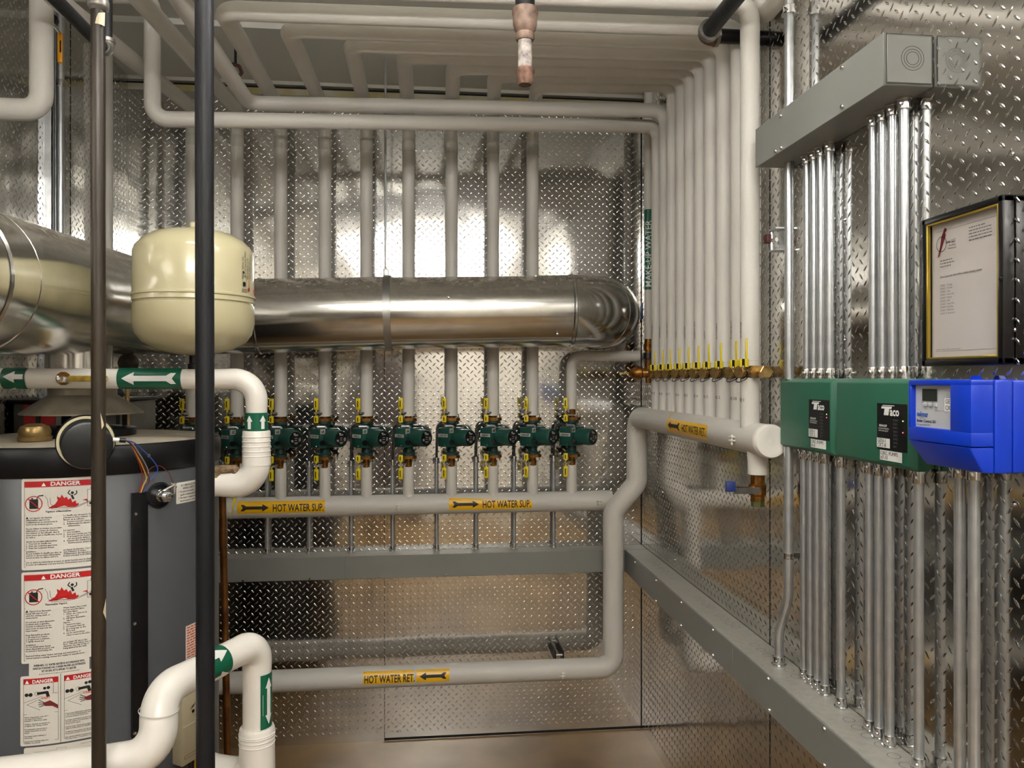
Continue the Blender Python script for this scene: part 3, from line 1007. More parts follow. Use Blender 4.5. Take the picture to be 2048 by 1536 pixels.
# tall conduits at the left end of the right-wall group
CX = .940
yT = 1.93
conduit([(CX - .012, yT, UZ1 - .002), (CX - .012, yT, CZ)], .0118, 'tall steel conduit rising from the upper trough to the ceiling', None, [((CX - .012, yT, 2.53), (0, 0, 1))])
conduit([(CX - .012, yT, 1.588), (CX - .012, yT, UZ0 + .002)], .0118, 'thick steel conduit between the upper trough and the left green box, left of the four', None)
zc1 = at(1575, 1110, X=CX).z
q = at(1561, 1325, X=CX)
bnd = conduit([(CX - .014, yT, 1.414), (CX - .014, yT, 1.02), (CX - .024, yT + .035, .925), (CX - .024, yT + .035, TZ1)], .0118,
              'bent steel conduit leaving the left green box and entering the right trough', None, [((CX - .024, yT + .035, TZ1), (0, 0, 1))], R=.12)
b = MB().lathe([(.0145, 0), (.0145, .003), (.0128, .004), (.0128, .010), (.0145, .011), (.0145, .014)], (CX - .014, yT, zc1), seg=16)
b.box(CX - .004, RX, yT - .006, yT + .006, zc1, zc1 + .014)
b.build('strap', ZINC, bnd)
g1 = 'conduits from the upper trough to the left green box'
g2 = 'conduits from the upper trough to the middle green box'
posw = ['first', 'second', 'third', 'fourth', 'fifth']
for i, y in enumerate((1.858, 1.822, 1.788, 1.748)):
    conduit([(CX, y, 1.588), (CX, y, UZ0 + .002)], .0094, 'upper conduit above the left green box, %s from its left' % posw[i], g1,
            [((CX, y, 1.590), (0, 0, 1)), ((CX, y, UZ0), (0, 0, -1))])
for i, y in enumerate((1.566, 1.532, 1.497, 1.459)):
    conduit([(CX, y, 1.588), (CX, y, UZ0 + .002)], .0094, 'upper conduit above the middle green box, %s from its left' % posw[i], g2,
            [((CX, y, 1.590), (0, 0, 1)), ((CX, y, UZ0), (0, 0, -1))])
for i, y in enumerate((1.874, 1.840, 1.805, 1.771, 1.697)):
    conduit([(CX, y, TZ1 - .001), (CX, y, 1.414)], .0094, 'lower conduit from the left green box to the trough, %s from its left' % posw[i],
            'conduits from the left green box down', [((CX, y, TZ1), (0, 0, 1)), ((CX, y, 1.412), (0, 0, -1))])
for i, y in enumerate((1.581, 1.545, 1.508, 1.412)):
    conduit([(CX, y, TZ1 - .001), (CX, y, 1.414)], .0094, 'lower conduit from the middle green box to the trough, %s from its left' % posw[i],
            'conduits from the middle green box down', [((CX, y, TZ1), (0, 0, 1)), ((CX, y, 1.412), (0, 0, -1))])
for i, y in enumerate((1.288, 1.252)):
    conduit([(CX - .005, y, TZ1 - .001), (CX - .005, y, 1.441)], .0098, 'lower conduit leaving the blue box, %s from its left' % posw[i],
            'conduits from the blue box down', [((CX - .005, y, TZ1), (0, 0, 1)), ((CX - .005, y, 1.439), (0, 0, -1))])

# strut clamp above the brass valves
t = thing('strut_clamp', (RX, 2.06, 1.93), 'small steel strut clamp on the right wall beside the nearest white pipe', 'bracket')
q = at(1550, 480, X=.94)
b = MB()
b.box(q.x - .012, RX, q.y - .03, q.y + .012, q.z - .032, q.z - .028)
b.box(q.x - .012, RX, q.y - .03, q.y + .012, q.z + .026, q.z + .030)
b.box(RX - .006, RX, q.y - .03, q.y + .012, q.z - .03, q.z + .03)
b.build('strut', EMT, t)
MB().box(q.x - .020, q.x - .002, q.y + .006, q.y + .034, q.z - .006, q.z + .018, .003).build('cushion', mat('dark_red_rubber', '#4a1f1c', .5), t)
MB().tube([q + V(-.005, .01, .022), q + V(-.005, .01, -.03)], .005, 8).tube([q + V(-.012, .03, 0), q + V(0, -.01, 0)], .006, 8).build('bolt', ZINC, t)


# ------------------------------------------------------------------ control boxes
def face_map(xf, y0, z0):
    """u runs to the right in the picture (towards the camera, -Y), v up, on a face X=xf."""
    return lambda u, v, h: Vector((xf - h, y0 - u, z0 + v))


def green_box(y_far, y_near, label, lines, led, ck, circ):
    t = thing('pump_relay_box', (RX, (y_far + y_near) / 2, 1.412), label, 'control box', 'green pump relay boxes')
    MB().box(.925, RX, y_near + .004, y_far - .004, 1.416, 1.586, .003).build('back_shell', GREEN, t)
    xf, w, z0, z1 = .912, y_far - y_near, 1.412, 1.590
    b = MB()
    vs = []
    for x, g in ((.950, 0), (.925, 0), (xf, .010)):
        for y, z in ((y_near + g, z0 + g * .8), (y_far - g, z0 + g * .8), (y_far - g, z1 - g * .9), (y_near + g, z1 - g * .9)): vs.append((x, y, z))
    fs = [(0, 1, 2, 3), (8, 9, 10, 11)]
    for a in (0, 4):
        for i in range(4): fs.append((a + i, a + (i + 1) % 4, a + 4 + (i + 1) % 4, a + 4 + i))
    b.raw(vs, fs)
    bmesh.ops.recalc_face_normals(b.bm, faces=b.bm.faces)
    bmesh.ops.bevel(b.bm, geom=b.bm.edges[:], offset=.0022, segments=2, affect='EDGES', profile=.5)
    b.build('cover', GREEN, t)
    fm = face_map(xf, y_far, z0)
    u0, u1, v0_, v1_ = w * .60, w * .955, .035, .128
    pn = decal('panel', BLACK, t, [R(u0, v0_, u1, v1_)], fm, .0006)
    pw = u1 - u0
    s = [T('aco', u0 + pw * .45, v1_ - .0235, .0235, 'LEFT', .92, .03), 
         [(u0 + pw * .17, v1_ - .006), (u0 + pw * .15, v1_ - .0105), (u0 + pw * .27, v1_ - .0105), (u0 + pw * .24, v1_ - .0235), (u0 + pw * .40, v1_ - .0235), (u0 + pw * .43, v1_ - .0105), (u0 + pw * .50, v1_ - .0105), (u0 + pw * .52, v1_ - .006)]]
    s += [R(u0 + pw * .2, v1_ - .0045, u0 + pw * .6, v1_ - .0032), T(lines, u0 + pw * .08, v1_ - .047, .0062, 'LEFT', .95, .02), T('5 ZONE EXPANDABLE', u0 + pw * .04, v1_ - .052, .0038), T('SWITCHING RELAY', u0 + pw * .06, v1_ - .0565, .0038)]
    decal('panel_print', LABW, pn, s, fm, .0012)
    names = ['POWER', 'ZONE 1', 'ZONE 2', 'ZONE 3', 'ZONE 4', 'ZONE 5', 'ZONE 6', 'RESET'][:9]
    decal('panel_print', INKG, pn, [T(n, u0 + pw * .56, v1_ - .034 - i * .0074, .0050, 'LEFT', .85) for i, n in enumerate(names)], fm, .0012)
    for i, m in led:
        decal('indicator_light', m, pn, [disc(u0 + pw * .88, v1_ - .0325 - i * .0074, .0013, 12)], fm, .0016)
    sw = decal('circuit_sticker', LABW, t, [RR(u0 + .001, v0_ + .004, u0 + pw * .46, v0_ + .023, .001)], fm, .0018)
    decal('lettering', INK, sw, [T('GEN-1', u0 + .004, v0_ + .0145, .0112, 'LEFT', .95), T(ck, u0 + .004, v0_ + .0055, .0112, 'LEFT', .95)], fm, .0024)
    sw = decal('pump_sticker', LABW, t, [RR(u0 + pw * .12, v0_ - .021, u0 + pw * .86, v0_ - .001, .001)], fm, .0018)
    decal('lettering', INK, sw, [T('CIRC. PUMPS', u0 + pw * .15, v0_ - .0100, .0105, 'LEFT', .97), T(circ, u0 + pw * .15, v0_ - .0190, .0105, 'LEFT', .97)], fm, .0024)


green_box(1.957, 1.683, 'left green pump relay box on the right wall, labelled CIRC. PUMPS #1-6', 'SR506-EXP', [(0, LEDG), (1, LEDR)], 'CKT-2', '#1-6')
green_box(1.675, 1.392, 'middle green pump relay box, partly behind the blue box, labelled CIRC. PUMPS #7-10', 'SR504-EXP', [(0, LEDG), (3, LEDR)], 'CKT-8', '#7-10')

bb = thing('boiler_control_box', (RX, 1.23, 1.439), 'bright blue boiler control box with a grey faceplate right of the green boxes', 'control box')
BX, BYF, BYN, BZ0, BZ1 = .853, 1.312, 1.149, 1.439, 1.588
MB().box(.925, RX, BYN, BYF, BZ0, BZ1, .004).build('back_shell', BLUE, bb)
MB().box(.893, .9245, BYN - .0005, BYF + .0005, BZ0 - .0005, BZ1 + .0005, .004).build('middle_shell', BLUE, bb)
b = MB()
# lower cover with sloping nose
zc = BZ0 + .041
vs = [(.892, BYF, BZ0), (.892, BYN, BZ0), (.892, BYN, zc), (.892, BYF, zc), (.877, BYF - .016, BZ0), (.877, BYN + .006, BZ0), (BX, BYN + .004, zc), (BX, BYF, zc)]
b.raw(vs, [(0, 1, 2, 3), (4, 7, 6, 5), (0, 4, 5, 1), (1, 5, 6, 2), (2, 6, 7, 3), (3, 7, 4, 0)])
bmesh.ops.recalc_face_normals(b.bm, faces=b.bm.faces)
bmesh.ops.bevel(b.bm, geom=b.bm.edges[:], offset=.002, segments=2, affect='EDGES', profile=.5)
b.build('lower_cover', BLUED, bb)
# upper hood: four walls around a sunken faceplate
zw0, zw1 = 1.505, 1.578
yw0, yw1 = BYF - .007, BYF - .112
b = MB()
b.box(BX, .892, BYN, BYF, zc + .001, zw0, .0025)
b.box(BX, .892, BYN, BYF, zw1, BZ1, .0025)
b.box(BX, .892, yw0, BYF, zw0 - .003, zw1 + .003, .0025)
b.box(BX, .892, BYN, yw1, zw0 - .003, zw1 + .003, .0025)
b.box(.864, .892, yw1 - .002, yw0 + .002, zw0 - .002, zw1 + .002)
b.build('hood', BLUE, bb)
MB().prism([(0, 0), (.022, 0), (.015, .008), (.007, .008)], 0, .01, Matrix(((0, 0, 1, .935), (-1, 0, 0, 1.265), (0, 1, 0, BZ1 - .001), (0, 0, 0, 1)))).build('hanging_tab', BLUE, bb)
fm = face_map(.8639, yw0, zw0)
W, H = yw0 - yw1, zw1 - zw0
fp = decal('faceplate', GREYP, bb, [R(0, 0, W, H)], fm, .0008)
decal('display', LCD, fp, [R(.020, H - .027, .060, H - .006)], fm, .002)
decal('faceplate_print', INKG, fp, [T('Boiler    Tank    Element', .018, H - .0305, .0038), T('Temp  Setpoint', .028, H - .035, .0038), R(.004, .030, .012, .0304), R(.052, .030, .09, .0304),
                                      T('Item', .025, .031, .0040), T('^', .041, .031, .0045), T('v', .055, .031, .0045)] + [T('--------', .082, H - .010 - i * .0035, .0045) for i in range(6)], fm, .0014)
for u in (.024, .038, .052):
    MB().box(.8600, .8632, yw0 - u - .0085, yw0 - u, zw0 + .0365, zw0 + .0435, .001).build('button', GREYP, fp)
decal('faceplate_print', INKBLUE, fp, [T('tekmar', .004, .0185, .0120, 'LEFT', .9, .03)], fm, .0014)
decal('faceplate_print', INK, fp, [T('Boiler Control 261', .004, .0085, .0072, 'LEFT', .95, .02), T('One Stage Boiler & DHW', .003, .003, .0036), T('- MICRO -', .010, .0145, .0035)], fm, .0014)
sw = decal('circuit_sticker', LABW, fp, [R(.079, .030, W, .052)], fm, .0016)
decal('lettering', INK, sw, [T('GEN', .081, .043, .0105), T('CKT', .081, .0325, .0105)], fm, .0022)

# ------------------------------------------------------------------ framed letter
fr = thing('picture_frame', (RX, 1.297, 1.614), 'black and gold framed letter on the right wall above the blue box', 'picture frame')
FY0, FY1, FZ0, FZ1, FX = 1.404, 1.190, 1.613, 1.894, .940
b = MB()
w = .0135
for y0, y1, z0, z1 in ((FY1, FY0, FZ0, FZ0 + w), (FY1, FY0, FZ1 - w, FZ1), (FY1, FY1 + w, FZ0, FZ1), (FY0 - w, FY0, FZ0, FZ1)):
    b.box(FX, RX - .0005, y0, y1, z0, z1, .003)
b.build('frame', FRAMEB, fr)
b = MB()
for y0, y1, z0, z1 in ((FY1 + w, FY0 - w, FZ0 + w - .001, FZ0 + w + .003), (FY1 + w, FY0 - w, FZ1 - w - .003, FZ1 - w + .001), (FY1 + w - .001, FY1 + w + .003, FZ0 + w, FZ1 - w), (FY0 - w - .003, FY0 - w + .001, FZ0 + w, FZ1 - w)):
    b.box(FX + .001, FX + .008, y0, y1, z0, z1, .0008, 1)
b.build('gold_liner', GOLD, fr)
MB().box(FX + .014, RX - .002, FY1 + .004, FY0 - .004, FZ0 + .004, FZ1 - .004).build('letter', PAPER, fr)
fm = face_map(FX + .014, FY0 - w - .004, FZ0 + w + .004)
W, H = FY0 - FY1 - 2 * w - .008, FZ1 - FZ0 - 2 * w - .008
decal('glazing', GLASS, fr, [R(-.003, -.003, W + .003, H + .003)], fm, .004)
pr = [R(.010, H - .012, W - .01, H - .0115)]
rn_ = random.Random(4)
for n_, u_, v_, w_ in ((5, .098, H - .0205, .060), (3, .020, H - .068, .042)):
    for i in range(n_):
        x = u_; e_ = u_ + w_ * rn_.uniform(.6, 1)
        while x < e_:
            k = .0036 * rn_.uniform(.8, 3)
            pr.append(R(x, v_ - i * .0055, min(x + k, e_), v_ - i * .0055 + .0017)); x += k + .0014
pr += [T('Zone Layout for the in-floor radiant heating system', .020, H - .099, .0056, 'LEFT', .95, .02)]
pr += [T('ZONE %d  %s' % (i + 1, zones[i + 1].title()), .020, H - .115 - i * .0058, .0048) for i in range(10)]
pr += [R(.008, .010, W - .006, .0105), T('plumbing - heating - 24 hour service and repair', .008, .0125, .0036)]
decal('print', INKG, fr, pr, fm, .0008)
decal('emblem', MAROON, fr, [[(.013, H - .060), (.018, H - .058), (.027, H - .040), (.036, H - .022), (.034, H - .014), (.030, H - .012), (.024, H - .022), (.020, H - .040)]] + [disc(.0345, H - .0115, .004, 10)], fm, .0010)
decal('emblem', INK, fr, ring(.024, H - .036, .0145, .0012) + [T('Sons, LLC', .036, H - .037, .0075, 'LEFT', .9, .02), T('Plumbing', .045, H - .0435, .005), T('Mechanical', .043, H - .049, .005)], fm, .0012)
b = MB().lathe([(.003, 0), (.003, .004), (0, .005)], (FX, FY1 + .004, at(2003, 557, X=FX).z), (-1, 0, 0), 8)
b.build('turn_clip', BLACK, fr)

# ------------------------------------------------------------------ flue duct
DR = .147
ft = thing('flue_duct', (-.9, 2.4, 1.8), 'large round galvanised flue duct bending from front left to the back wall', 'duct')
leg = [Vector((-.905, .9, 1.76)), Vector((-.90, 3.17, 1.832))]
MB().tube([leg[0], leg[1] + V(0, -.24, -.0075)], DR, 48).build('duct_section', GALV, ft)
a0, a1 = V(-.90, 2.93, 1.8245), V(-.66, 3.17, 1.836)
MB().tube(fillet([a0, V(-.90, 3.17, 1.832), a1], .235, 4), DR, 48).build('elbow', GALV, ft)
r0, r1 = a1, V(.579, 3.17, 1.868)
xm = -.165
MB().tube([r0, V(xm, 3.17, 1.851)], DR, 48).build('duct_section', GALV, ft)
MB().tube([V(xm - .03, 3.17, 1.850), r1 + V(-.135, 0, -.004)], DR - .002, 48).build('duct_section', GALV, ft)
MB().tube([r1 + V(-.14, 0, -.004), r1], DR, 48).build('duct_section', GALV, ft)
for off in (.0,):
    e = MB().tube(fillet([r1, V(.762, 3.17, 1.868), V(.762, 3.452, 1.868)], .178, 5), DR + .001, 48, cap=False)
    e.build('elbow', GALV, ft)


def band(c, ax, r, w, name='ring_joint', m=None, par=None):
    MB().lathe([(r, -w / 2), (r + .004, -w / 4), (r + .004, w / 4), (r, w / 2)], c, ax, 48, cap=False).build(name, m or GALV, par or ft)


band(r1, (1, 0, 0), DR + .001, .016)
c45 = V(.579 + .178 * math.sin(PI * .27), 3.17 + .178 * (1 - math.cos(PI * .27)), 1.868)
band(c45, (math.cos(PI * .27), math.sin(PI * .27), 0), DR + .001, .016)
band(r0, (1, 0, 0), DR, .014)
band(a0, (0, 1, 0), DR, .014)
for y in (1.52, 1.62): band(V(-.903, y, 1.76 + (y - .9) * .0317), (0, 1, .03), DR, .018)
MB().lathe([(DR + .002, -.05), (DR + .003, .05)], V(-.903, 1.57, 1.782), (0, 1, .03), 48, cap=False).build('collar', GALV, ft)
sc = MB()
for q in (at(860 + 37, 595, Y=3.03), at(1115, 668, Y=3.05), at(72, 627, d=1.62)):
    sc.lathe([(.005, 0), (.004, .003), (0, .004)], q, (0, -1, 0), 8)
sc.build('screws', ZINC, ft)
MB().lathe([(.078, 0), (.078, .12)], (-.90, 2.13, 1.565), seg=40, cap=False).build('tee_branch', GALV, ft)

hg = thing('duct_hanger', (xm, 3.17, 1.70), 'long threaded rod with a flat steel band holding up the duct middle', 'hanger')
x_ = at(771, 400, Y=3.17).x
MB().tube([(x_, 3.17, 2.02), (x_, 3.17, CZ)], .0042, 8).build('rod', EMT, hg)
MB().lathe([(DR + .004, -.014), (DR + .0055, -.014), (DR + .0055, .014), (DR + .004, .014)], (xm + .004, 3.17, 1.851), (1, 0, .025), 48, cap=False).build('band', mat('band_steel', (.42, .42, .4), .35, .9), hg)
b = MB().box(x_ - .009, x_ + .012, 3.155, 3.185, 1.990, 2.030, .002)
b.build('band_ear', mat('band_steel', 1), hg)
MB().lathe([(.006, 0), (.006, .008)], (x_, 3.17, 2.03), seg=6).build('nut', ZINC, hg)

t = thing('pipe_hanger', (-.63, 2.75, 2.5), 'thin rod and small rusty clip hanging between the left ceiling pipes', 'hanger')
q0 = at(471, 128, d=2.75)
MB().tube([q0, (q0.x, q0.y, CZ)], .0045, 8).build('rod', BLACKM, t)
MB().tube(fillet([q0 + V(-.012, 0, 0), q0 + V(.012, 0, -.006), q0 + V(.022, 0, -.03), q0 + V(.014, 0, -.04)], .006, 4), .006, 8).build('clip', mat('dark_red_rubber', 1), t)

# ------------------------------------------------------------------ water heater
HC = Vector((-.891, 2.13, 0)); HRAD = .33
wh = thing('water_heater', HC, 'big grey gas water heater with danger stickers at front left', 'water heater')
b = MB().lathe([(HRAD - .004, .05), (HRAD, .055), (HRAD, 1.375), (HRAD - .002, 1.378)], HC, seg=96)
body = b.build('tank_body', HEATG, wh)
MB().lathe([(HRAD + .003, 1.372), (HRAD + .005, 1.376), (HRAD + .005, 1.428), (HRAD + .001, 1.436), (HRAD - .01, 1.438)], HC, seg=96, cap=False).build('top_rim', BLACKM, wh)
MB().lathe([(0, 1.444), (HRAD * .8, 1.441), (HRAD - .009, 1.436), (HRAD - .009, 1.37), (0, 1.37)], HC, seg=96, cap=False).build('top_lid', HEATTOP, wh)
for a in (0.6, 2.2, 3.8, 5.3):
    MB().box(-.025, .025, -.02, .02, 0, .056, .003, mtx=Matrix.Translation(HC + V(.28 * math.cos(a), .28 * math.sin(a), 0))).build('foot', BLACKM, wh)
hood = MB().lathe([(.080, 1.575), (.080, 1.548), (.143, 1.503), (.143, 1.499), (.076, 1.542)], HC + V(.0, 0, 0), seg=56, cap=False).build('draft_hood', HOOD, wh)
for a in (0.75, 2.35, 3.9, 5.5):
    p = HC + V(.105 * math.cos(a), .105 * math.sin(a), 0)
    MB().box(-.012, .012, -.002, .002, 1.44, 1.525, mtx=Matrix.Translation(p) @ Matrix.Rotation(a + PI / 2, 4, 'Z')).build('leg', BLACKM, hood)
MB().lathe([(.125, 1.442), (.125, 1.462), (.100, 1.466), (.060, 1.466)], HC, seg=40, cap=False).build('flue_collar', BLACKM, wh)
p = V(-.926, 1.955, 1.443)
MB().lathe([(.036, 0), (.037, .010), (.034, .012), (.035, .022), (.030, .034), (.015, .040), (0, .041)], p, seg=28, cap=False).build('brass_cap', mat('tarnished_brass', '#a08555', .35, .75, color2='#75603a', nscale=30), wh)

CN = Vector((-HC.x, -HC.y, 0)).normalized()
CT = Vector((-CN.y, CN.x, 0))
if CT.x < 0: CT = -CT
hmap = cylmap_v((HC.x, HC.y, 0), CN, HRAD, CT)


def hp(px, py):
    """(arc position, height) on the heater jacket at a photo pixel."""
    d = at(px, 757, d=1.0); d.z = 0
    a = d.x ** 2 + d.y ** 2; bq = -2 * (d.x * HC.x + d.y * HC.y); c = HC.x ** 2 + HC.y ** 2 - HRAD ** 2
    dis = max(bq * bq - 4 * a * c, 0)
    tt = (-bq - math.sqrt(dis)) / (2 * a)
    P = Vector((d.x * tt - HC.x, d.y * tt - HC.y, 0))
    return math.atan2(P.dot(CT), P.dot(CN)) * HRAD, CAMZ + (757 - py) / F_ * tt


def stick(name, u0, v0, u1, v1, r=.004, m=STICKW, h=.0006):
    return decal(name, m, wh, [RR(u0, v0, u1, v1, r)], hmap, h, cu=.012)


def tri(u, v, s): return [(u, v), (u + s, v), (u + s / 2, v + s * .9)]


def para(lines, u, v, size, lead, sx=1.0):
    return [T(s, u, v - i * lead, size, 'LEFT', sx, .018, 0, 1) for i, s in enumerate(lines)]


def strokes(n, u, v, w, size, lead, seed=1):
    """Rows of print too small to read: broken short bars."""
    rn = random.Random(seed)
    o = []
    for i in range(n):
        x = u; end = u + w * rn.uniform(.65, 1)
        while x < end:
            k = size * rn.uniform(.8, 3.2)
            o.append(R(x, v - i * lead, min(x + k, end), v - i * lead + size * .55)); x += k + size * .45
    return o


def flame_sticker(px0, px1, py0, py1, vap, colA, colB, inst, foot):
    u0, v1 = hp(px0, py0); u1, _ = hp(px1, py0); _, v0 = hp(px0, py1)
    s = stick('danger_sticker', u0, v0, u1, v1)
    W, H = u1 - u0, v1 - v0
    e = W * .035
    decal('sticker_red', RED, s, [R(u0 + e, v1 - H * .095, u1 - e, v1 - H * .03)], hmap, .0010, cu=.012)
    decal('sticker_lettering', LABW, s, [T('DANGER', u0 + W * .36, v1 - H * .082, H * .062, 'LEFT', 1.15, .03), tri(u0 + W * .25, v1 - H * .085, H * .045)], hmap, .0015)
    ink = frame2(u0 + e, v0 + H * .03, u1 - e, v1 - H * .03, .0006)
    by = v1 - H * .40
    ink += [R(u0 + e, by, u1 - e, by + .0006), R(u0 + e, v0 + H * .22, u1 - e, v0 + H * .22 + .0005), R(u0 + e, v0 + H * .10, u1 - e, v0 + H * .10 + .0005)]
    cx, cy = u0 + W * .155, v1 - H * .275
    ink += [R(cx - W * .055, cy - H * .055, cx + W * .055, cy + H * .05), R(cx - W * .03, cy + H * .05, cx - W * .01, cy + H * .065)]
    # spout
    ink += [line2(cx + W * .035, cy + H * .05, cx + W * .06, cy + H * .085, .002), line2(cx + W * .06, cy + H * .085, cx + W * .12, cy + H * .09, .0024)]
    # vapour outline
    pts = [(cx + W * .14, cy + H * .085), (cx + W * .17, cy + H * .04), (cx + W * .18, cy - H * .03), (cx + W * .23, cy - H * .065), (cx + W * .40, cy - H * .07), (cx + W * .55, cy - H * .05), (cx + W * .64, cy - H * .02), (cx + W * .72, cy)]
    for a, b_ in zip(pts[:-1], pts[1:]): ink.append(line2(a[0], a[1], b_[0], b_[1], .0007))
    pts = [(x + W * .03, y + H * .02) for x, y in pts]
    for a, b_ in zip(pts[1:-1], pts[2:]): ink.append(line2(a[0], a[1], b_[0], b_[1], .0007))
    # person
    fx, fy = u0 + W * .63, v1 - H * .17
    ink += [disc(fx, fy, W * .02, 12), line2(fx - W * .01, fy - W * .03, fx + W * .015, fy - W * .09, W * .028), line2(fx - W * .02, fy - W * .03, fx - W * .055, fy + W * .0, W * .014), line2(fx - W * .055, fy, fx - W * .03, fy + W * .04, W * .014),
            line2(fx + W * .02, fy - W * .035, fx + W * .055, fy - W * .01, W * .014), line2(fx + W * .055, fy - W * .01, fx + W * .05, fy + W * .03, W * .014)]
    # little heater drawing
    tx, ty = u0 + W * .87, v1 - H * .25
    ink += frame2(tx - W * .055, ty - H * .08, tx + W * .055, ty + H * .11, .0007)
    ink += [R(tx - W * .03, ty - H * .06, tx + W * .03, ty - H * .035), R(tx - W * .012, ty - H * .035, tx + W * .015, ty + H * .0), R(tx - W * .015, ty + H * .115, tx + W * .015, ty + H * .13)]
    ink += [T(vap, u0 + W * .30, v1 - H * .375, H * .030, 'LEFT', .95, .02), tri(u0 + e * 1.5, by - H * .04, H * .03)]
    ts, ld = H * .025, H * .0235
    ink += para(colA, u0 + e * 1.6, by - H * .038, ts, ld, .9)
    ink += para(colB, u0 + W * .52, by - H * .025, ts, ld, .9)
    ink += para(inst[0], u0 + e * 1.6, v0 + H * .195, ts, ld * .95, .9)
    ink += para(inst[1], u0 + W * .52, v0 + H * .195, ts, ld * .95, .9)
    ink += para(foot, u0 + e * 1.6, v0 + H * .075, ts, ld, .9)
    decal('sticker_lettering', INK, s, ink, hmap, .0012)
    fl = [(u0 + W * .33, cy - H * .055), (u0 + W * .42, cy - H * .01), (u0 + W * .45, cy + H * .03), (u0 + W * .44, cy + H * .075), (u0 + W * .48, cy + H * .055), (u0 + W * .50, cy + H * .09), (u0 + W * .53, cy + H * .05), (u0 + W * .56, cy + H * .065),
          (u0 + W * .58, cy + H * .03), (u0 + W * .61, cy + H * .05), (u0 + W * .63, cy + H * .0), (u0 + W * .67, cy + H * .02), (u0 + W * .68, cy - H * .02), (u0 + W * .71, cy - H * .01), (u0 + W * .70, cy - H * .04), (u0 + W * .66, cy - H * .055)]
    decal('sticker_red', RED, s, [fl, [(u0 + W * .75, cy + H * .02), (u0 + W * .81, cy + H * .03), (u0 + W * .83, cy - H * .01), (u0 + W * .79, cy + H * .015)]] + ring(cx, cy, W * .11, W * .012, 28) +
          [line2(cx - W * .075, cy + W * .075, cx + W * .075, cy - W * .075, W * .012)], hmap, .0017)


flame_sticker(43.5, 204, 958, 1141, 'Vapeurs inflammables',
              ['      Les vapeurs des liquides', 'inflammables exploseront,', "s'enflammeront et entraineront la", 'mort ou des brulures graves.', '', 'Ne pas utiliser ni stocker des produits', "inflammables, comme de l'essence,", 'des solvants ou des adhesifs, dans la', 'meme piece que le chauffe-eau, ni pres', 'de celui-ci.', '', 'Garder les produits inflammables:', '1.  Tres loin du chauffe-eau', '2.  Dans des recipients approuves', '3.  Dans des recipients fermes'],
              ["Le chauffe-eau est pourvu d'un bruleur", "principal et d'une veilleuse. La", 'flamme de la veilleuse:', '1.   Pouvant survenir a tout moment', '2.   Enflammerait les vapeurs', '       inflammables.', '', 'Les vapeurs:', '1.   Sont invisibles', "2.   Sont plus lourdes que l'air", '3.   Se propagent sur le plancher', '       sur une grande distance', '4.   Peuvent etre transportees', "       d'autres pieces, jusqu'a la flamme"],
              (['Installation:', 'Ne pas installer le chauffe-eau dans un', 'endroit ou des produits inflammables', 'seront stockes ou utilises sauf si le'], ['au-dessus du plancher. Ceci reduira,', "sans l'eliminer, le risque", "d'inflammation des vapeurs par le", 'bruleur principal ou la veilleuse.']),
              ['Lire et suivre les instructions et mises en garde fournies avec le chauffe-eau. Si', "la notice de l'utilisateur n'est pas fournie, communiquer avec le detaillant."])
flame_sticker(43, 204, 1145, 1328, 'Flammable Vapors',
              ['      Vapors from flammable', 'liquids will explode and', 'catch fire causing death or', 'severe burns.', '', 'Do not use or store flammable', 'products such as gasoline,', 'solvents or adhesives in the', 'same room or area near the', 'water heater.', '', 'Keep flammable products:', '1. far away from heater,', '2. in approved containers,', '3. tightly closed and'],
              ['Water heater has a main', 'burner and pilot flame.', 'The pilot flame:', '1.  which can come on at', '     any time and', '2.  will ignite flammable', '     vapors.', 'Vapors:', '1.  cannot be seen,', '2.  are heavier than air,', '3.  go a long way on the', '     floor and', '4.  can be carried from', '     other rooms to the pilot'],
              (['Installation:', 'Do not install water heater', 'where flammable products will', 'be stored or used unless the'], ['are at least 18" above the', 'floor. This will reduce, but not', 'eliminate, the risk of vapors', 'being ignited by the main']),
              ['Read and follow water heater warnings and instructions. If', 'owners manual is missing, contact the retailer or manufacturer.'])
# notice strip
u0, v1 = hp(58, 1327); u1, _ = hp(179, 1327); _, v0 = hp(58, 1353)
s = stick('notice_sticker', u0, v0, u1, v1, .002, h=.0004)
W, H = u1 - u0, v1 - v0
decal('sticker_lettering', INK, s, [T('RHEEM MFG. CO. WATER HEATER IN ACCORDANCE WITH', u0 + W / 2, v1 - H * .27, H * .21, 'CENTER', .62, .03), T('ANSI/CSA STANDARD NO. 5 WHEN PROPER LEG EXTENSION', u0 + W / 2, v1 - H * .50, H * .21, 'CENTER', .62, .03),
      T('KIT OR SEAL KIT IS APPLIED TO HEATER.', u0 + W / 2, v1 - H * .73, H * .21, 'CENTER', .62, .03), T('SEE LEG EXTENSION KIT OR SEAL KIT INSTALLATION INSTRUCTIONS', u0 + W / 2, v1 - H * .93, H * .11, 'CENTER', .8)], hmap, .0010)
